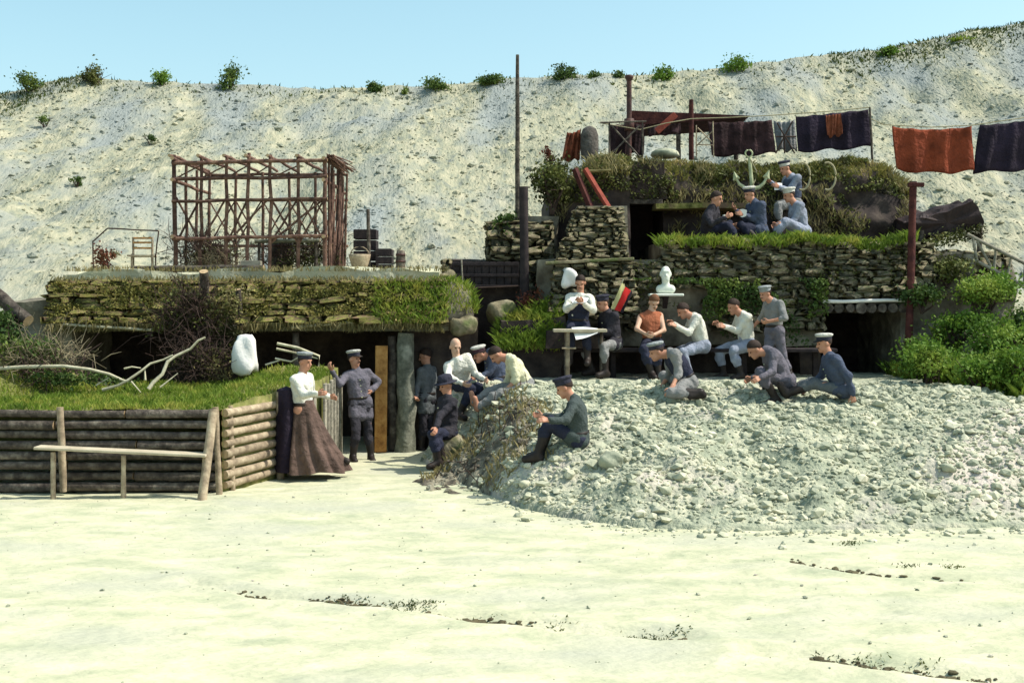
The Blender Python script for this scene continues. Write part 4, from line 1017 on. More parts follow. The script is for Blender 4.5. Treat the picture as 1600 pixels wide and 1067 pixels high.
# things in and beside the frame
def barrel(name, label, c, r, h, m, cat='barrel'):
    e = empty(name, c, label, cat); mb = MB(); pr = [(r*.86, 0), (r*.95, h*.2), (r, h*.5), (r*.95, h*.8), (r*.86, h)]
    lathe(mb, pr+[(r*.8, h), (r*.8, h*.92), (.001, h*.92)], c, np.eye(3), seg=16); mb.build('staves', [M[m]], e, smooth=True)
    for q in (.2, .5, .8):
        rr = np.interp(q, [0, .2, .5, .8, 1], [r*.86, r*.95, r, r*.95, r*.86])
        mb = MB(); lathe(mb, [(rr+.002, h*q-.02), (rr+.008, h*q-.02), (rr+.008, h*q+.02), (rr+.002, h*q+.02)], c, np.eye(3), seg=16); mb.build('hoop', [M['iron']], e)
    return e
def crate(name, label, c, d, m, cat='crate', rz=0.0, slats=4):
    e = empty(name, c, label, cat); R = rotz(rz); c = A(c, float)
    for fx, ax in ((-1, 1), (1, 1), (-1, 0), (1, 0)):
        for i in range(slats):
            z = d[2]*(i+.5)/slats; mb = MB()
            if ax: mb.box(c+R@A([0, fx*d[1]/2, z]), (d[0], .022, d[2]/slats*.86), R=R, bev=.004)
            else: mb.box(c+R@A([fx*(d[0]/2-.013), 0, z]), (.022, d[1]-.03, d[2]/slats*.86), R=R, bev=.004)
            mb.build('slat', [M[m]], e, smooth=False)
    mb = MB(); mb.box(c+A([0, 0, .03]), (d[0]-.05, d[1]-.05, .03), R=R); mb.build('bottom', [M[m]], e, smooth=False)
    mb = MB(); mb.box(c+A([0, 0, d[2]*.97]), (d[0]-.05, d[1]-.05, .025), R=R); mb.build('lid', [M[m]], e, smooth=False)
    return e
crate('wooden_crate', 'dark wooden crate stacked high beside the right end of the pole frame', fp(572, 23.0, FZ), (.42, .4, .8), 'blackwood')
crate('wooden_crate', 'small dark crate low on the roof right of the tall crate', fp(601, 22.7, FZ), (.30, .36, .42), 'blackwood', slats=3)
barrel('keg', 'narrow brown keg at the right edge of the left roof', fp(626, 22.4, FZ-.02), .085, .40, 'bark')
barrel('keg', 'low dark keg inside the pole frame at left', fp(345, 22.6, FZ), .18, .42, 'iron')
barrel('keg', 'squat brown keg inside the pole frame at centre', fp(440, 23.2, FZ), .22, .62, 'bark')
tag(log(None, fp(577, 22.6, FZ), fp(575, 22.6, PZ(327, 22.6)), .035, 'bark', 'stake'), 'pointed stake in front of the tall dark crate on the roof', 'stake')
e = empty('wicker_basket', fp(562, 22.2, FZ), 'straw-coloured basket below the tall crate on the roof', 'basket'); mb = MB()
lathe(mb, [(.12, 0), (.15, .1), (.19, .24), (.20, .3), (.17, .3), (.14, .1), (.001, .08)], fp(562, 22.2, FZ), np.eye(3), seg=14); mb.build('wicker', [M['pole']], e)
mb = MB(); th = np.linspace(0, math.pi, 9); mb.tube(fp(562, 22.2, FZ+.28)+np.stack([np.cos(th)*.17, 0*th, np.sin(th)*.16], 1), .01, 5); mb.build('handle', [M['pole']], e)
# table and brushwood inside the frame
TB = empty('rustic_table', fp(430, 22.7, FZ), 'rough table of poles standing inside the pole frame', 'table')
for i in range(4): log(TB, fp(398, 22.5+.12*i, FZ+.56), fp(500, 22.5+.12*i, FZ+.57), .03, 'barkg', 'top_pole')
for px in (405, 494):
    for y in (22.52, 22.84): log(TB, fp(px, y, FZ-.02), fp(px, y, FZ+.55), .03, 'bark', 'leg')
BR = empty('brushwood_heap', fp(320, 22.4, FZ), 'heap of dark brushwood and dry straw inside the left of the frame', 'brushwood')
mb = MB(); brush(mb, fp(320, 22.5, FZ+.28), (.75, .4, .36), 300, .45, .008); mb.build('twigs', [M['twig']], BR)['kind'] = 'stuff'
mb = MB(); brush(mb, fp(330, 22.2, FZ+.12), (.5, .2, .14), 150, .3, .006); mb.build('straw', [M['twigl']], BR)['kind'] = 'stuff'
leafmesh('leaves', clumped(fp(330, 22.4, FZ+.25), (.7, .3, .35), 1200, 8), .05, M['ivy'], BR)
BR = empty('brushwood_heap', fp(470, 23, FZ), 'heap of dark brushwood inside the right of the frame', 'brushwood')
mb = MB(); brush(mb, fp(470, 23.0, FZ+.3), (.75, .4, .38), 300, .45, .008); mb.build('twigs', [M['twig']], BR)['kind'] = 'stuff'
leafmesh('leaves', clumped(fp(465, 23, FZ+.25), (.8, .4, .4), 1300, 8), .05, M['ivy'], BR)
tag(log(None, fp(205, 21.4, FZ+.02), fp(412, 21.3, FZ+.03), .055, 'bark', 'roof_log'), 'long dark log lying along the front of the left roof', 'log')
tag(log(None, fp(322, 20.5, PZ(492, 20.1)), fp(318, 20.12, PZ(424, 20.1)), .075, 'bark', 'stump_post'), 'thick dark stump post sticking up through the sod roof front', 'post')
tag(log(None, fp(375, 20.25, PZ(500, 20.1)), fp(372, 20.12, PZ(452, 20.1)), .05, 'bark', 'stump_post'), 'shorter dark post in the sod roof front right of the thick one', 'post')
TRB = empty('trough', fp(392, 21.5, FZ), 'small white-sided plank trough on the roof in front of the frame', 'trough')
for q in (-1, 1):
    mb = MB(); mb.box(fp(392, 21.5+.1*q, FZ+.09), (.34, .02, .14), bev=.004); mb.build('side', [M['plank']], TRB, smooth=False)
    mb = MB(); mb.box(fp(392, 21.5, FZ+.09)+A([.17*q, 0, 0]), (.02, .18, .14), bev=.004); mb.build('end', [M['plank']], TRB, smooth=False)
mb = MB(); mb.box(fp(392, 21.5, FZ+.03), (.32, .18, .02)); mb.build('bottom', [M['plank']], TRB, smooth=False)
# left of the frame: rustic chair, wire frame, brown shrub
CH = empty('rustic_chair', fp(222, 22.2, FZ), 'little chair of bent sticks on the left end of the roof', 'chair')
for px, y, h in ((206, 22.0, .3), (238, 22.0, .3), (208, 22.35, .62), (238, 22.35, .62)): log(CH, fp(px, y, FZ-.1), fp(px, y, FZ+h), .022, 'pole', 'leg')
mb = MB(); mb.box(fp(222, 22.18, FZ+.27), (.42, .42, .03), bev=.006); mb.build('seat', [M['pole']], CH, smooth=False)
for z in (.42, .52, .6): log(CH, fp(207, 22.35, FZ+z), fp(239, 22.35, FZ+z), .018, 'orange', 'back_rail')
WF = empty('bent_stick_rail', fp(200, 22.3, FZ), 'thin crooked stick rail above the little rustic chair', 'rail')
for a, b in (((146, 425), (145, 376)), ((146, 377), (168, 357)), ((168, 357), (248, 361)), ((248, 361), (243, 402))): log(WF, P(*a, 22.25), P(*b, 22.25), .014, 'twig', 'stick', .01, 5)
log(WF, P(243, 400, 22.25), P(244, 432, 22.25), .014, 'twig', 'stick', .01, 5)
shrub('withered_shrub', 'withered reddish-brown shrub at the left end of the roof', fp(166, 22.0, FZ-.12), .62, .5, 330, 'redleaf', .06, cat='shrub', k=8)

# tall poles in the middle
tag(log(None, A([PX(809, 21.9), 21.9, 1.6]), P(808.5, 86, 21.9), .058, 'bark', 'tall_pole', .004, 9, 9, .55), 'very tall thin pole rising between the two dugouts', 'pole')
tag(log(None, A([PX(821, 21.3), 21.3, 1.3]), P(818, 292, 21.3), .088, 'blackwood', 'thick_post', .006, 10, 6, .9), 'thick short dark post right beside the tall pole', 'post')
# middle retaining wall, hatch, rocks, clump of grass
MW = empty('rubble_wall', (PX(770, 21.7), 21.7, 1.2), 'rough stone wall closing the gap between the two dugouts', 'wall')
roughbox('earth_fill', PX(694, 21.9), PX(872, 21.9), 21.85, 24.0, .4, PZ(405, 21.9), M['earth'], MW, .06)
roughbox('earth_fill', PX(762, 22.0), PX(870, 22.0), 22.0, 24.5, PZ(410, 22), PZ(342, 22), M['earth2'], MW, .08)
courses('stone', STONES, MW, PX(758, 21.9), PX(866, 21.9), PZ(408, 21.9), PZ(346, 21.9), 21.85, .14, .30, .28, batter=.1, jy=.05)
courses('stone', STONES, MW, PX(690, 21.75), PX(706, 21.75), PZ(520, 21.75), PZ(405, 21.75), 21.7, .14, .24, .24, jy=.04)
courses('stone', STONES, MW, PX(822, 21.7), PX(862, 21.7), PZ(500, 21.75), PZ(408, 21.75), 21.7, .13, .24, .24, jy=.04)
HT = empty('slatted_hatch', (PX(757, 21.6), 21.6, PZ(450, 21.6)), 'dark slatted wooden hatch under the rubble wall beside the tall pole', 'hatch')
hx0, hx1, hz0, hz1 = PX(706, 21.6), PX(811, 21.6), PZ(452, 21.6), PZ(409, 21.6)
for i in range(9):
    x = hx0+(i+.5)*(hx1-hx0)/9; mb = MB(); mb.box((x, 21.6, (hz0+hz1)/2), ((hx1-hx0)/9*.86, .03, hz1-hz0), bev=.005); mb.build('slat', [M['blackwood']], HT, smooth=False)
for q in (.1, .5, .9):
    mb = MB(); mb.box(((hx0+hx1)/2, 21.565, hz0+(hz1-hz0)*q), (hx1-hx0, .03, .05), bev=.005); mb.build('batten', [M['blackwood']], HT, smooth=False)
log(HT, P(723, 445, 21.5), P(721, 405, 21.5), .014, 'plank', 'prop'); log(HT, P(703, 452, 21.5), P(812, 447, 21.5), .016, 'twig', 'prop')
boulder('rock', P(724, 500, 20.45)-A([0, 0, .1]), .20, M['stone'], None, .75, 'mottled pale rock at the right end of the left sod roof', 'rock', None, 41)
boulder('rock', P(700, 437, 21.4)-A([0, 0, .05]), .14, M['stone'], None, 1.4, 'tall pale rock leaning at the left edge of the slatted hatch', 'rock', None, 42)
boulder('rock', P(783, 484, 21.1)-A([0, 0, .05]), .22, M['stone'], None, .9, 'round grey rock below the slatted hatch', 'rock', None, 43)
boulder('rock', P(889, 436, 20.85), .13, M['whitestone'], None, 1.2, 'white stone left of the head of the reading man', 'rock', None, 44)
shrub('red_leaved_shrub', 'small red-leaved shrub at the foot of the thick post', P(829, 492, 21.0), .5, .45, 420, 'redleaf', .05)
shrub('withered_shrub', 'reddish withered shrub at the top left corner of the terraced dugout', P(858, 262, 22.4), .4, .3, 200, 'redleaf', .05)
GC = roughbox('earth_slope', PX(778, 20.7), PX(878, 20.7), 20.6, 21.7, .9, PZ(500, 20.7), M['earth'], None, .1); GC['kind'] = 'structure'
n = 5200; x = PX(778+rng.uniform(0, 98, n), 20.6); t = rng.uniform(0, 1, n); cx = (x-PX(778, 20.6))/(PX(876, 20.6)-PX(778, 20.6))
z = PZ(545, 20.6)+(PZ(505-38*cx, 20.6)-PZ(545, 20.6))*t+.03*rng.normal(size=n); y = 20.45+.5*t+rng.normal(0, .05, n)
tag(blades('grass_tuft', np.stack([x, y, z], 1), .12, M['grass'], None, 'stuff', .010, 1.5), 'bright yellow-green grass clump hanging left of the bench', 'grass')
shrub('creeper_bush', 'dark leafy bush growing over the left shoulder of the terraced dugout', P(862, 330, 22.2), 1.0, .9, 2600, 'ivy', .07, k=12)
shrub('creeper_bush', 'small leafy tuft on the rubble wall left of the tall pole', P(790, 372, 21.9), .45, .55, 700, 'bushd', .06, k=6)

# ---------------------------------------------------------------- on the top terrace: stove pipe, posts, washing
TY = 24.6
SP = empty('stove_pipe', P(983, 245, TY), 'rusty red stove pipe with a flared cap on the top terrace', 'pipe')
mb = MB(); mb.bar(P(983, 248, TY), P(983, 124, TY), .05, 12, bend=.001, taper=1, jit=.01); mb.build('pipe', [M['iron']], SP)
mb = MB(); c = P(983, 127, TY); lathe(mb, [(.05, 0), (.085, .06), (.09, .10), (.05, .12), (.001, .125)], c, np.eye(3), seg=14); mb.build('cap', [M['iron']], SP)
mb = MB(); c = P(983, 205, TY); lathe(mb, [(.05, 0), (.1, .01), (.1, .24), (.05, .25)], c, np.eye(3), seg=14); mb.build('collar', [M['iron']], SP)
tag(log(None, P(1080, 250, 24.3), P(1080, 156, 24.3), .05, 'redwood', 'timber_post', .002, 8), 'dark red timber post in the middle of the top terrace', 'post')
AW = empty('shed_roof', P(1075, 200, 25.2), 'low tarred shed roof behind the posts of the top terrace', 'roof')
mb = MB(); a = P(985, 173, 25.0); b = P(1172, 181, 25.0); q = [a, b, P(1165, 184, 25.0), P(987, 196, 25.0)]; q2 = [v+A([0, 1.5, -.05]) for v in q]
mb.add(A(q+q2), [[0, 3, 2, 1], [4, 5, 6, 7], [0, 1, 5, 4], [3, 7, 6, 2], [0, 4, 7, 3], [1, 2, 6, 5]]); mb.build('tarred_sheet', [M['redwood']], AW, smooth=False)
for px in (1000, 1060, 1150): log(AW, P(px, 250, 25.3), P(px, 184, 25.3), .05, 'bark', 'post')
mb = MB(); a = P(1026, 206, 24.5); b = P(1056, 179, 24.5); mb.box((a+b)/2, (np.linalg.norm(b-a), .03, .13), R=roty(-math.atan2(b[2]-a[2], b[0]-a[0])), bev=.005)
tag(mb.build('loose_plank', [M['redplank']], None, smooth=False), 'pinkish plank leaning slantwise between stove pipe and red post', 'plank')
def cloth_hang(name, label, c0, c1, b1, b0, m, Y, cat='blanket', fold=.05, nf=5, sag=.04, kind=None, extra=None):
    """cloth pegged along the top edge c0-c1, hem b0-b1 (photo pixels), at depth Y"""
    nu, nv = 34, 14; e0, e1, f1, f0 = P(*c0, Y), P(*c1, Y), P(*b1, Y), P(*b0, Y); V = []
    ph = rng.uniform(0, 6)
    for v in range(nv):
        t = v/(nv-1)
        for u in range(nu):
            s_ = u/(nu-1); p = (e0*(1-s_)+e1*s_)*(1-t)+(f0*(1-s_)+f1*s_)*t
            p[1] += fold*(.35+.65*t)*math.sin(s_*nf*2*math.pi+ph+.8*t)+.02*math.sin(7*s_+5*t)+.012*math.sin(s_*nf*15+3*t+ph)
            p[2] -= sag*math.sin(math.pi*s_)*(1-.3*t)+.028*t*math.sin(s_*13+ph)+.018*(1-t)*abs(math.sin(s_*math.pi*4))
            V.append(p)
    V = A(V); i = np.arange(nu*nv).reshape(nv, nu)
    Q = np.stack([i[:-1, :-1], i[1:, :-1], i[1:, 1:], i[:-1, 1:]], -1).reshape(-1, 4)
    V2 = V+A([0, .008, 0]); mb = MB(); n_ = len(V)
    ed = np.concatenate([i[0, :], i[1:, -1], i[-1, -2::-1], i[-2:0:-1, 0]]); e2 = np.roll(ed, -1)
    Qe = np.stack([ed, e2, e2+n_, ed+n_], 1)
    mb.add(np.concatenate([V, V2]), np.concatenate([Q, Q[:, ::-1]+n_, Qe])); o = mb.build(name, [M[m]], None)
    return tag(o, label, cat, 'washing and blankets on the top terrace')
cloth_hang('blanket', 'long red blanket hanging on the line at the far right', (1393, 197), (1518, 197), (1522, 268), (1400, 266), 'redcloth', 24.0, fold=.05, nf=3, sag=.06)
cloth_hang('blanket', 'dark navy blanket hanging right of the red one at the picture edge', (1532, 195), (1640, 182), (1650, 262), (1520, 270), 'darkcloth', 24.0, fold=.05, nf=3, sag=.02)
cloth_hang('blanket', 'dark navy blanket with the upright corner, left of the red one', (1243, 182), (1357, 171), (1362, 230), (1247, 238), 'darkcloth', 24.2, fold=.04, nf=4, sag=.0)
cloth_hang('towel', 'narrow dark patterned cloth hung over the middle of the navy blanket', (1290, 180), (1314, 177), (1316, 212), (1292, 214), 'brownred', 24.08, 'cloth', .02, 2, 0)
cloth_hang('blanket', 'dark patterned blanket right of the red post', (1106, 190), (1206, 187), (1212, 240), (1112, 244), 'darkred', 24.4, fold=.04, nf=4, sag=.02)
cloth_hang('shirt_washing', 'pale cloth in the gap between two dark blankets', (1209, 188), (1242, 186), (1246, 234), (1214, 234), 'grey', 24.9, 'cloth', .03, 2)
cloth_hang('blanket', 'brown-red cloth at the left end of the top terrace', (886, 206), (908, 200), (906, 248), (877, 252), 'brownred', 24.2, 'cloth', .06, 3)
cloth_hang('blanket', 'dark brown cloth left of the stove pipe behind the trestle', (952, 194), (1008, 194), (1006, 240), (954, 244), 'darkred', 24.7, 'cloth', .03, 3, 0)
cloth_hang('towel', 'thin dark cloth between stove pipe and red post', (1012, 196), (1064, 192), (1064, 208), (1014, 212), 'darkred', 24.8, 'cloth', .03, 3, .01)
mb = MB(); c = P(921, 248, 24.2); lathe(mb, [(.16, 0), (.18, .2), (.175, .45), (.13, .58), (.05, .63), (.001, .64)], c, np.eye(3), seg=18)
tag(mb.build('covered_churn', [M['greycl']], None), 'tall round churn under a grey cover at the left of the top terrace', 'churn')
TS = empty('trestle', P(975, 245, 24.1), 'crossed-pole trestle standing left of the stove pipe', 'trestle')
for a, b in (((950, 246), (1000, 196)), ((1000, 246), (955, 196)), ((952, 246), (952, 192)), ((1004, 246), (1004, 192)), ((938, 192), (1010, 190))): log(TS, P(*a, 24.15), P(*b, 24.15), .02, 'bark', 'pole', .01, 6)
RK = empty('stick_rack', P(1100, 245, 24.1), 'light stick rack just right of the red timber post', 'rack')
for a, b in (((1088, 246), (1088, 196)), ((1115, 246), (1114, 190)), ((1088, 228), (1114, 205)), ((1088, 226), (1114, 227)), ((1090, 200), (1112, 222))): log(RK, P(*a, 24.12), P(*b, 24.12), .013, 'pole', 'stick', .01, 5)
EZ = empty('folding_easel', P(1228, 240, 24.3), 'dark crossed-stick stand in front of the pale cloth', 'stand')
for a, b in (((1212, 240), (1238, 190)), ((1242, 240), (1214, 192)), ((1212, 214), (1244, 214)), ((1226, 240), (1226, 210))): log(EZ, P(*a, 24.35), P(*b, 24.35), .016, 'twig', 'leg', .01, 5)
tag(log(None, P(1363, 250, 24.1), P(1359, 168, 24.1), .022, 'bark', 'line_pole', .01, 6), 'thin pole at the right corner of the upright navy blanket', 'pole')
LN = []
def rope(label, pts, Y, r=.010):
    p = [P(px, py, Y) for px, py in pts]; mb = MB(); mb.tube(p, r, 5); tag(mb.build('clothes_line', [M['rope']], None), label, 'line')
rope('clothes line carrying the blankets above the red post', [(935, 192), (1000, 203), (1040, 193), (1080, 186), (1140, 184), (1200, 181), (1243, 178), (1300, 174), (1359, 168)], 24.22)
rope('clothes line carrying the red blanket out to the right', [(1361, 186), (1380, 195), (1395, 196), (1455, 199), (1520, 196), (1560, 190), (1700, 170)], 23.98)
boulder('chalk_boulder', P(1040, 240, 24.4), .26, M['rubble'], None, .35, 'pale chalk slab lying between stove pipe and red post', 'boulder', None, 60)
tag(log(None, P(1700, 330, 23.9), P(1692, 160, 23.9), .04, 'bark', 'line_pole', .004, 7), 'pole outside the right edge carrying the clothes line', 'pole')

# anchor, hoops, bust, flag, table, paper
AN = empty('anchor', P(1175, 300, 22.68), 'pale green painted anchor standing against the upper bank', 'anchor'); AY = 22.68
mb = MB(); mb.tube([P(1171, 246, AY), P(1175, 292, AY)], [.03, .038], 8); mb.build('shank', [M['anchor']], AN)
mb = MB(); th = np.linspace(0, 2*math.pi, 17); mb.tube(P(1170, 240, AY)+np.stack([np.cos(th)*.065, 0*th, np.sin(th)*.065], 1), .016, 6); mb.build('ring', [M['anchor']], AN)
mb = MB(); pts = [P(px, py, AY) for px, py in ((1150, 279), (1155, 288), (1164, 294), (1175, 296), (1186, 293), (1193, 287), (1198, 278))]; mb.tube(pts, [.018, .03, .036, .04, .036, .03, .018], 8); mb.build('arms', [M['anchor']], AN)
for px, py, s_ in ((1150, 278, -1), (1198, 276, 1)):
    mb = MB(); c = P(px, py, AY); V = A([[0, -.02, .13], [-.07, 0, -.03], [.07, 0, -.03], [0, .03, -.06], [0, -.04, 0]]); V = V @ roty(.35*s_).T+c
    mb.add(V, None, [[0, 4, 2], [0, 1, 4], [1, 3, 4], [4, 3, 2], [0, 2, 3], [0, 3, 1]]); mb.build('fluke', [M['anchor']], AN, smooth=False)
mb = MB(); mb.tube([P(1172, 250, AY)+A([0, -.04, 0]), P(1182, 268, AY-.05), P(1180, 282, AY-.05), P(1175, 292, AY-.05)], .012, 5); mb.build('cable', [M['rope']], AN)
for px, lb in ((1252, 'pale hoop hanging on the bank beside the man with the sheet'), (1292, 'pale hoop on the bank farthest to the right')):
    th = np.linspace(-1.9, 1.9, 19); c = P(px, 276, 22.62); mb = MB(); mb.tube(c+np.stack([np.cos(th)*.15, 0*th-.05, np.sin(th)*.25], 1), .019, 7)
    tag(mb.build('hoop', [M['rope']], None), lb, 'hoop', 'hoops on the upper bank')
BS = empty('plaster_bust', P(1041, 455, 20.75), 'white plaster bust on a small shelf above the bench', 'bust'); by = 20.85
c = SDF(.014, .03); hd_ = P(1040, 427, by)
c.ell(hd_, np.eye(3), A([.085, .095, .12])); c.ell(hd_+A([0, -.03, -.09]), np.eye(3), A([.06, .07, .07])); c.cone(hd_+A([0, 0, -.12]), hd_+A([0, 0, -.27]), .06, .07)
c.cone(hd_+A([0, -.09, -.01]), hd_+A([0, -.11, -.05]), .012, .018, .012); c.cone(hd_+A([-.09, 0, -.27]), hd_+A([.09, 0, -.27]), .075, .075); c.cone(hd_+A([-.04, -.085, .03]), hd_+A([.04, -.085, .03]), .014)
for q in (-1, 1): c.ell(hd_+A([.086*q, 0, -.02]), np.eye(3), A([.014, .025, .035]))
V, Q = c.mesh(); mb = MB(); mb.add(V, Q); mb.build('bust', [M['plaster']], BS)
mb = MB(); s0 = hd_[2]-.345; mb.box((hd_[0], by-.02, s0-.022), (.58, .30, .045), bev=.015); sh_ = mb.build('shelf', [M['plaster']], BS, smooth=False)
mb = MB(); mb.add(A([[hd_[0]-.04, by+.12, s0-.045], [hd_[0]+.04, by+.12, s0-.045], [hd_[0]+.04, by+.12, s0-.25], [hd_[0]-.04, by+.12, s0-.25], [hd_[0]-.04, by-.12, s0-.046], [hd_[0]+.04, by-.12, s0-.046]]), [[0, 3, 2, 1], [0, 1, 5, 4], [4, 5, 2, 3]], [[0, 4, 3], [1, 2, 5]]); mb.build('bracket', [M['blackwood']], BS, smooth=False)
FL = empty('flag', P(957, 492, 20.6), 'small red, white and black flag behind the man at the table', 'flag')
log(FL, P(950, 500, 20.62), P(974, 436, 20.6), .010, 'deadwood', 'staff', .002, 6)
def band(name, quad, m):
    nu, nv = 10, 5; V = []
    for v in range(nv):
        for u in range(nu):
            s_, t = u/(nu-1), v/(nv-1); q = (A(quad[0])*(1-s_)+A(quad[1])*s_)*(1-t)+(A(quad[3])*(1-s_)+A(quad[2])*s_)*t
            V.append(P(q[0], q[1], 20.58+.02*math.sin(6*s_+2*t)))
    V = A(V); i = np.arange(nu*nv).reshape(nv, nu); Q = np.stack([i[:-1, :-1], i[1:, :-1], i[1:, 1:], i[:-1, 1:]], -1).reshape(-1, 4); n_ = len(V)
    mb = MB(); mb.add(np.concatenate([V, V+A([0, .004, 0])]), np.concatenate([Q, Q[:, ::-1]+n_])); mb.build(name, [M[m]], FL)
band('white_stripe', [(954, 482), (972, 442), (977, 448), (960, 484)], 'flagwhite'); band('red_stripe', [(960.3, 484), (977.3, 448), (986, 454), (969, 487)], 'flagred'); band('black_stripe', [(969.3, 487), (986.3, 454), (988.5, 457), (973, 489)], 'flagblack')
TA = empty('reading_table', P(905, 592, 19.95), 'narrow table on one peeled leg with a white sheet on it', 'table'); tz = PZ(514, 19.9)
mb = MB(); mb.box((PX(906, 19.9), 19.95, tz-.025), (.86, .34, .05), bev=.008); mb.build('top', [M['paleplank']], TA, smooth=False)
log(TA, (PX(887, 19.85), 19.85, 1.1), (PX(887, 19.85), 19.85, tz-.03), .038, 'pole', 'leg'); log(TA, (PX(884, 20.1), 20.08, 1.1), (PX(884, 20.1), 20.08, tz-.03), .03, 'bark', 'leg'); log(TA, (PX(940, 20.0), 20.05, 1.1), (PX(940, 20.0), 20.05, tz-.03), .03, 'bark', 'leg')
log(TA, P(878, 544, 19.8), P(900, 544, 19.8), .015, 'pole', 'stretcher')
def sheet(name, label, pts, m='paper', cat='paper', parent=None):
    V = A([P(*p) for p in pts]); nu = 8; W = []
    for v in range(nu):
        for u in range(nu):
            s_, t = u/(nu-1), v/(nu-1); q = (V[0]*(1-s_)+V[1]*s_)*(1-t)+(V[3]*(1-s_)+V[2]*s_)*t; q = q+A([0, 0, .012*math.sin(4*s_+3*t)]); W.append(q)
    W = A(W); i = np.arange(nu*nu).reshape(nu, nu); Q = np.stack([i[:-1, :-1], i[1:, :-1], i[1:, 1:], i[:-1, 1:]], -1).reshape(-1, 4); n_ = len(W)
    mb = MB(); mb.add(np.concatenate([W, W+A([0, .003, .003])]), np.concatenate([Q, Q[:, ::-1]+n_])); o = mb.build(name, [M[m]], parent); return tag(o, label, cat)
sheet('newspaper', 'white newspaper drooping over the front of the small table', [(893, 512, 19.98), (934, 512.5, 19.95), (934, 521, 19.74), (900, 531, 19.72)])
sheet('letter', 'white sheet held by the soldier on the upper bank', [(1209, 288, 22.75), (1222, 286, 22.8), (1222, 295, 22.72), (1210, 297, 22.68)])
sheet('letter', 'pale page held by the reading man under the pier', [(890, 465, 20.12), (920, 465, 20.12), (916, 473, 20.0), (894, 473, 20.0)])
sheet('book', 'pale page held up by the soldier below the anchor', [(1156, 328, 21.75), (1167, 328, 21.72), (1166, 338, 21.72), (1157, 339, 21.74)])
e = empty('tin_mug', P(1131, 344, 21.7), 'pale mug in the hand of the soldier nearest the dark doorway', 'mug'); mb = MB(); lathe(mb, [(.034, 0), (.036, .09), (.032, .09), (.03, .01), (.001, .01)], P(1132, 344, 21.72), np.eye(3), seg=12); mb.build('cup', [M['plaster']], e)

# right side: post, tarred roof, broken ladder, shrubs
RP = empty('roof_post', P(1422, 490, 20.85), 'tall dark red post at the right corner of the terraced dugout', 'post')
log(RP, (PX(1418, 20.85), 20.85, 1.1), P(1427, 284, 20.85), .066, 'redwood', 'shaft', .003, 8, 6, .95)
mb = MB(); mb.box(P(1431, 289, 20.83), (.26, .10, .07), bev=.008); mb.build('bracket', [M['redwood']], RP, smooth=False)
TR = empty('tarred_lean_to', P(1480, 375, 22.2), 'dark tarred lean-to roof sticking out right of the red post', 'roof')
q = [P(1432, 345, 21.9), P(1524, 315, 21.9), P(1535, 355, 22.0), P(1436, 378, 22.0)]; q2 = [v+A([0, 1.6, .1]) for v in q]; mb = MB()
ur, ny = 22, 10; q = A(q); q2 = A(q2); ring = [(0, 1), (1, 2), (2, 3), (3, 0)]; prof_ = []
for a_, b_ in ring:
    for i_ in range(ur): prof_.append((a_, b_, i_/ur))
Vt = []
for y_ in range(ny+1):
    t_ = y_/ny; k_ = q*(1-t_)+q2*t_
    for a_, b_, f_ in prof_:
        p_ = k_[a_]*(1-f_)+k_[b_]*f_; Vt.append(p_+A([.05*float(vnoise(p_[2]*9, p_[1]*5+p_[0]*3)), .10*float(vnoise(p_[0]*6, p_[2]*7)), .07*float(vnoise(p_[0]*5+p_[2]*3, p_[1]*4))]))
m4 = 4*ur; kk_ = np.arange(m4); k3 = (kk_+1) % m4
mb.add(A(Vt), np.concatenate([np.stack([i_*m4+kk_, i_*m4+k3, (i_+1)*m4+k3, (i_+1)*m4+kk_], 1) for i_ in range(ny)]))
mb.add(np.concatenate([A(Vt[:m4]), [A(Vt[:m4]).mean(0)+A([0, .04, 0])]]), None, np.stack([k3, kk_, np.full(m4, m4)], 1))
mb.build('tar_sheet', [M['tar']], TR, smooth=False)
n = 900; t_ = rng.uniform(0, 1, (n, 1)); C = q[3]*(1-t_)+q[2]*t_+A([0, -.05, -.05])+rng.normal(0, .07, (n, 3)); leafmesh('overgrowth', C, .055, M['ivy'], TR, 'stuff')
log(TR, P(1530, 400, 22.0), P(1532, 345, 22.0), .045, 'bark', 'post'); log(TR, P(1440, 420, 22.0), P(1440, 360, 22.0), .045, 'bark', 'post')
roughbox('rock_bank', PX(1428, 21.6), PX(1575, 21.6), 21.5, 24, 1.2, PZ(398, 21.6), M['earth2'], None, .14)['kind'] = 'structure'
SB = empty('stone_facing', P(1500, 450, 21.45), 'tumbled mossy stones facing the bank below the tarred lean-to', 'wall')
courses('stone', STONES, SB, PX(1432, 21.45), PX(1580, 21.45), PZ(470, 21.45), PZ(392, 21.45), 21.42, .14, .26, .3, batter=.2, jy=.07)
BL = empty('broken_ladder', P(1555, 445, 21.3), 'broken grey ladder lying on the slope at the right edge', 'ladder'); ly = 21.25
for a, b in (((1511, 366), (1640, 432)), ((1513, 402), (1645, 470))): log(BL, P(*a, ly), P(*b, ly-.25), .032, 'plank', 'rail', .006)
for a, b in (((1520, 372), (1527, 409)), ((1527, 377), (1552, 424)), ((1556, 390), (1553, 424)), ((1580, 402), (1574, 433)), ((1602, 413), (1600, 448))): log(BL, P(*a, ly-.03), P(*b, ly-.05), .024, 'plank', 'rung', .006)
def zr(X, Y): 
    return .75+.62*np.clip(Y-17.2, 0, 6)**1.0*sstep(6.0, 7.2, X)-.05+.12*fbm(X*1.2, Y*1.2, 3)
xs = np.linspace(6.6, 14, 70); ys = np.linspace(16.2, 23.5, 70)
def zslope(X, Y): return np.where(X > 6.6, .25+1.75*sstep(16.6, 21.6, Y+.35*(X-7.5))*sstep(6.3, 7.6, X)+.14*fbm(X*1.2, Y*1.2, 3), 0)
grid('bank', xs, ys, zslope, M['earth2'])
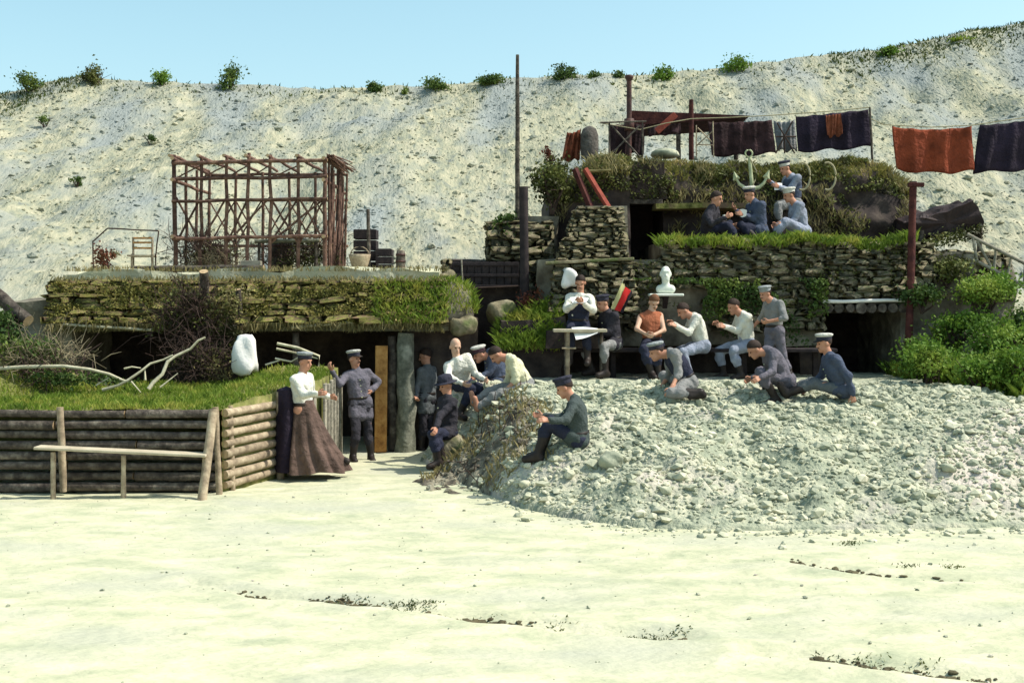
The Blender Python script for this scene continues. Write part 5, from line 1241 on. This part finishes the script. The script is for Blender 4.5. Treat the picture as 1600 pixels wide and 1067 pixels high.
bush = [(1445, 610, 18.9, .75, .9, 'bushg', 'low bright green bush beside the dugout entrance'), (1440, 560, 20.2, .8, .9, 'bushg', 'bright green bush directly below the dark red post'),
        (1500, 585, 19.2, .7, 1.0, 'bushg', 'mid-sized leafy bush in the middle of the right bank'), (1555, 560, 19.4, .95, 1.1, 'bushg', 'tall bright bush near the right picture edge'),
        (1600, 610, 18.0, .8, 1.1, 'bushg', 'leafy bush at the right edge over the mound corner'), (1530, 622, 18.2, .6, .9, 'bushg', 'low yellow-green bush where mound meets bank'),
        (1600, 510, 20.0, .9, 1.0, 'bushd', 'upper dark bush at the right edge under the ladder'), (1500, 510, 20.4, .7, 1.1, 'bushg', 'loose light bush below the rocky bank'),
        (1480, 440, 21.1, .55, .9, 'ivy', 'small dark bush under the tarred lean-to'), (1545, 480, 20.6, .7, 1.2, 'bushg', 'yellow-green bush just below the broken ladder'), (1440, 480, 20.8, .5, .7, 'bushd', 'small tuft of leaves at the foot of the stone facing'), (1655, 590, 18.5, 1.2, 1.3, 'bushg', 'bush just outside the right picture edge')]
for px, py, Y, h_, w_, m_, lb in bush:
    b = P(px, py, Y); b[2] = max(float(zslope(b[0], b[1])), float(zm(b[0], b[1])), .2)-.03 if py > 480 else PZ(py, Y)-.05
    shrub('bush', lb, b, h_*.95, w_, int(2100*w_), m_, .062, 'bushes on the right bank', 'bush', 12, 6, spread=.34)
n = 14000; x = rng.uniform(6.5, 9.8, n); y = rng.uniform(16.6, 21.5, n); z = np.maximum(zslope(x, y), zm(x, y)); k = (y-16.9 > (7.6-x)*1.9)&(fbm(x*1.3, y*1.3, 2) > -.4)
tag(blades('weeds', np.stack([x, y, z], 1)[k], .24, M['grass'], None, 'stuff', .013, 1.1), 'weeds and rough grass between the bushes on the right bank', 'weeds')

boulder('rock', P(706, 706, 18.25), .26, M['stone'], None, 1.1, 'grey rock the man in the brimmed hat sits on', 'rock', None, 51)
# left side: white stone, dead branches, brushwood, dark log
boulder('white_slab', P(383, 575, 19.3)+A([0, 0, .22]), .21, M['whitestone'], None, 1.4, 'tall white rounded stone on the grass bank before the dugout', 'stone', None, 79, 5.0, .05)
WS = bpy.data.objects['white_slab']
for v in WS.data.vertices: f_ = 1-.22*(v.co.z/.33); v.co.x = v.co.x*f_*.82; v.co.y *= f_*.7
def branch(name, label, paths, Y, m='deadwood', cat='branch'):
    mb = MB()
    for pts, r in paths:
        p = [P(px, py, Y+dy) for px, py, dy in pts]; mb.tube(p, np.linspace(r, r*.5, len(p)), 6, jit=.12)
    return tag(mb.build(name, [M[m]], None), label, cat)
branch('fallen_branch', 'long bleached branch forking up to the right on the grass bank', [
    ([(-20, 577, .1), (40, 573, 0), (100, 572, -.05), (140, 577, -.1), (170, 584, -.1), (192, 594, -.1), (200, 596, -.1)], .032),
    ([(160, 609, -.1), (185, 602, -.1), (200, 594, -.1), (220, 580, -.05), (235, 568, 0), (255, 562, .05), (270, 555, .05)], .026),
    ([(232, 608, -.15), (240, 597, -.1), (254, 584, -.05), (262, 565, 0), (275, 556, .05), (298, 545, .1), (310, 532, .1), (321, 527, .12)], .032),
    ([(194, 576, -.05), (206, 573, -.05), (220, 575, 0)], .016), ([(227, 594, -.05), (226, 575, 0)], .018), ([(205, 596, -.1), (220, 613, -.15)], .014), ([(150, 602, -.1), (170, 590, -.1)], .012), ([(250, 605, -.1), (278, 583, 0)], .014)], 17.9)
branch('forked_branch', 'pale forked branch frame on the bank left of the standing soldier', [
    ([(433, 537, 0), (465, 543, 0), (499, 556, 0), (498, 572, 0)], .026), ([(430, 560, 0), (455, 565, 0), (470, 556, 0)], .018), ([(432, 545, .1), (470, 553, .1), (496, 560, 0)], .02), ([(415, 570, 0), (440, 562, 0)], .018)], 18.7)
BH = empty('brushwood_heap', P(300, 600, 19.4), 'dark tangle of brushwood hanging before the left dugout opening', 'brushwood')
mb = MB(); brush(mb, P(300, 500, 19.95), (.55, .18, .42), 420, .5, .008, .8); brush(mb, P(310, 565, 19.5), (.5, .2, .3), 260, .45, .008, .6); mb.build('twigs', [M['twig']], BH)['kind'] = 'stuff'
leafmesh('leaves', np.concatenate([clumped(P(300, 490, 19.9), (.75, .2, .45), 1200, 9), clumped(P(355, 510, 19.95), (.35, .15, .5), 600, 6), clumped(P(310, 560, 19.6), (.6, .2, .3), 600, 6)]), .055, M['ivy'], BH)
leafmesh('dry_leaves', np.concatenate([clumped(P(350, 480, 19.9), (.5, .15, .5), 500, 6), clumped(P(330, 580, 19.4), (.4, .2, .25), 300, 5)]), .05, M['drygrass'], BH)
BH = empty('brushwood_heap', P(70, 600, 18.2), 'heap of grey brushwood and weeds at the left picture edge', 'brushwood')
mb = MB(); brush(mb, P(60, 560, 18.4), (.8, .4, .22), 260, .45, .008, .3); mb.build('twigs', [M['twigl']], BH)['kind'] = 'stuff'
mb = MB(); brush(mb, P(60, 585, 18.2), (.9, .3, .15), 200, .4, .008, .3); mb.build('dark_twigs', [M['twig']], BH)['kind'] = 'stuff'
leafmesh('leaves', np.concatenate([clumped(P(40, 545, 18.5), (.7, .4, .3), 1100, 9), clumped(P(110, 590, 18.0), (.8, .3, .15), 800, 8)]), .055, M['bushd'], BH)
rk = 0
for px, py, r in ((15, 578, .13), (62, 592, .11)):
    boulder('chalk_boulder', P(px, py, 18.6), r*.8, M['mound'], None, .7, ['small chalk lump at the very left under the brushwood', 'chalk lump half hidden below the left brushwood', 'largest pale chalk lump on the left heap', 'upper chalk lump on the left heap'][rk], 'boulder', 'chalk lumps on the left heap', 90+rk); rk += 1
tag(log(None, P(-15, 452, 19.4), P(44, 502, 19.0), .11, 'bark', 'leaning_log', .01, 10), 'thick dark log leaning in from the left picture edge', 'log')
shrub('weed_bush', 'leafy weed below the leaning log at the left edge', P(15, 545, 18.9), .75, .6, 900, 'bushd', .06, k=8)
e = empty('dark_coat', P(446, 620, 17.3), 'dark coat thrown over the corner post of the log wall', 'coat'); mb = MB(); V = []
for v in range(10):
    for u in range(16):
        s_, t = u/15, v/9; th = -1.9+3.8*s_; r = .11+.09*t+.02*math.sin(s_*14+2*t)
        c = P(447, 614, 17.36); V.append([c[0]+.04*t+math.sin(th)*r, c[1]-math.cos(th)*r*.9, c[2]+.02-(1.12*t) if v else c[2]+.05])
i = np.arange(160).reshape(10, 16); Q = np.stack([i[:-1, :-1], i[1:, :-1], i[1:, 1:], i[:-1, 1:]], -1).reshape(-1, 4); mb.add(V, Q)
c = P(447, 612, 17.36); mb.add(np.concatenate([A(V[:16]), [c+A([0, 0, .08])]]), None, [[k_, k_+1, 16] for k_ in range(15)]); mb.build('cloth', [M['darkcloth']], e)

# skyline shrubs, turf on the crest
skyb = [(48, 128, 38, 44, 'bushd', 'dark round bush on the skyline at the far left'), (147, 118, 36, 36, 'ivy', 'brownish windswept bush on the left skyline hump'), (252, 130, 24, 28, 'bushg', 'small light bush on the skyline above the pole frame'),
        (357, 134, 50, 44, 'bushd', 'tallest green bush on the skyline, left of the tall pole'), (583, 136, 18, 24, 'bushd', 'small dark bush on the skyline left of a second small one'), (633, 133, 12, 14, 'bushd', 'tiny bush on the skyline between two larger ones'),
        (682, 131, 20, 40, 'bushd', 'wide flat dark bush on the skyline left of the tall pole'), (768, 126, 18, 42, 'bushd', 'low bush touching the tall pole on the skyline'), (880, 121, 26, 46, 'bushd', 'broad dark bush on the skyline right of the tall pole'),
        (930, 120, 10, 24, 'bushd', 'tiny scrub on the skyline left of the stove pipe'), (966, 120, 12, 20, 'bushd', 'tiny dark scrub on the skyline behind the stove pipe'), (1038, 118, 22, 34, 'bushg', 'light green bush on the skyline right of the stove pipe'),
        (1151, 104, 26, 42, 'bushg', 'round yellow-green bush on the skyline right of centre'), (1387, 80, 16, 36, 'bushg', 'low bush on the right skyline before the brown hump'), (1500, 55, 8, 40, 'grass', 'low scrub on the brown hump of the right skyline')]
for px, py, hpx, wpx, m_, lb in skyb:
    X = PX(px, YC); Yb = YC-.6; X = PX(px, Yb); zz = float(zh(X, Yb))-.08; s_ = Yb/F
    shrub('skyline_bush', lb, (X, Yb, zz), hpx*s_*1.0+.08, wpx*s_*1.1, 900 if hpx > 15 else 300, m_, .085, 'bushes along the skyline', 'bush', 9, 4, spread=.36, lift=.46)
n = 16000; x = rng.uniform(-19, 19, n); y = rng.normal(YC-.4, .8, n)
wgt = np.where(x < PX(140, YC), 1.0, np.where(x > PX(1290, YC), .8, .10)); lowl = np.where((x < PX(100, YC)), rng.exponential(1.4, n), 0)
y = y-lowl; k = rng.uniform(size=n) < wgt
tag(blades('crest_turf', np.stack([x, y, zh(x, y)-.02], 1)[k], .12, M['grassd'], None, 'stuff', .03, 1.0), 'rough dark turf along the crest of the quarry hill', 'turf')
# scattered scrub on the chalk face
for px, py, r, lb in ((70, 200, .5, 'grey scrub high on the left chalk face'), (120, 295, .3, 'grey-green scrub on the chalk face left of the pole frame'), (235, 225, .35, 'pale scrub above and left of the pole frame')):
    Yb = hit(px, py, zh, 23, 42); b = P(px, py, Yb); b[2] = float(zh(b[0], b[1])); shrub('slope_scrub', lb, b, r, r*1.2, 260, 'bushd', .06, 'scrub on the chalk face', 'scrub', 6, 3)
# ruts in the yard: clods and tufts
cl = []; 
for r_, n_ in zip(RUTW, (700, 260, 110)):
    seg_ = rng.integers(0, len(r_)-1, n_); t = rng.uniform(0, 1, n_)[:, None]; p = r_[seg_]*(1-t)+r_[seg_+1]*t+rng.normal(0, .035, (n_, 2)); cl.append(p)
cl = np.concatenate(cl); k = vnoise(cl[:, 0]*2.6+3, cl[:, 1]*2.6) > .0; cl = cl[k]; s_ = np.clip(.010/rng.power(2, len(cl)), .008, .035)
M['clod'] = mat('dark_clod', [(.05, .045, .025), (.13, .11, .06)], scale=8, bump=.3)
tag(rocks('rut_clods', np.stack([cl[:, 0], cl[:, 1], zg(cl[:, 0], cl[:, 1])+s_*.3], 1), s_, M['clod'], flat=.5), 'dark clods along the wheel ruts in the pale yard', 'clods')
tp = []
for px, py, n_ in ((532, 934, 90), (560, 936, 40), (615, 941, 60), (645, 944, 110), (672, 943, 50), (995, 988, 60), (1020, 990, 60), (1058, 990, 50), (1345, 1032, 40), (1375, 1036, 20), (1445, 1045, 40), (1487, 887, 50), (1330, 851, 50), (1325, 853, 30), (1420, 886, 40), (870, 972, 40), (760, 960, 30), (1285, 1028, 30)):
    g = gpt(px, py); tp.append(np.stack([g[0]+rng.normal(0, .055, n_), g[1]+rng.normal(0, .05, n_)], 1))
tp = np.concatenate(tp); tag(blades('yard_tufts', np.stack([tp[:, 0], tp[:, 1], zg(tp[:, 0], tp[:, 1])], 1), .018, M['grassd'], None, 'stuff', .007, 2.0), 'small dark grass tufts growing along the ruts', 'grass')
n = 900; x = rng.uniform(-7, 7, n); y = rng.uniform(7.5, 16, n); s_ = np.clip(.005/rng.power(2.2, n), .004, .02)
tag(rocks('yard_pebbles', np.stack([x, y, zg(x, y)+s_*.3], 1), s_, M['mound']), 'tiny pebbles scattered over the pale yard', 'pebbles')
# dark brown skin over the mound's left flank, its colour partly painted shade
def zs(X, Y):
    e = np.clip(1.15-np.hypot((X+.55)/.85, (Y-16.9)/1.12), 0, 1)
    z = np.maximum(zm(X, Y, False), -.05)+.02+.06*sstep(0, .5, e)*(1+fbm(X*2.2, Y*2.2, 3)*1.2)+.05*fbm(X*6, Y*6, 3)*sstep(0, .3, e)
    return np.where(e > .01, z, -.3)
M['shadesoil'] = mat('brown_shade_soil', [(.045, .04, .032), (.115, .10, .075), (.24, .22, .16), (.36, .34, .26)], scale=4, bump=1.0, bscale=14, coords='World', bdist=.06, detail=9, stops=[.3, .45, .55, .7])
grid('flank_shade_soil', np.linspace(-1.5, .9, 90), np.linspace(15.5, 18.7, 110), zs, M['shadesoil'])
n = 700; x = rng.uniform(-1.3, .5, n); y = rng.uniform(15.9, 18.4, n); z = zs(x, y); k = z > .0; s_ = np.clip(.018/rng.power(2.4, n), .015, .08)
tag(rocks('shade_soil_clods', np.stack([x, y, z+s_*.1], 1)[k], s_[k], M['shadesoil']), 'brown clods lying on the left end of the mound, coloured dark for shade', 'clods')
# weeds and brush on the shaded left flank of the mound
n = 2600; px = rng.uniform(680, 850, n); py = rng.uniform(640, 745, n); x = rng.uniform(-1.25, .55, n); y = rng.uniform(15.4, 18.8, n); z = np.maximum(zm(x, y), zs(x, y)); k = (z > .03)&(z < 1.2)&(fbm(x*1.5, y*1.5, 2) > .0)
tag(blades('flank_weeds', np.stack([x, y, z], 1)[k], .10, M['drygrass'], None, 'stuff', .012, 1.1), 'dry weeds on the shaded left flank of the mound', 'weeds')
mb = MB(); 
for i in range(70):
    x = rng.uniform(-1.2, .25); y = rng.uniform(16.2, 18.4); z = max(float(zm(x, y)), float(zs(x, y)))
    if z > .05: a = A([x, y, z]); mb.tube([a, a+rng.normal(0, .14, 3)+A([0, 0, .08])], [.009, .005], 3)
tag(mb.build('flank_twigs', [M['twig']], None), 'broken dark twigs littering the left flank of the mound', 'twigs', kind='stuff')
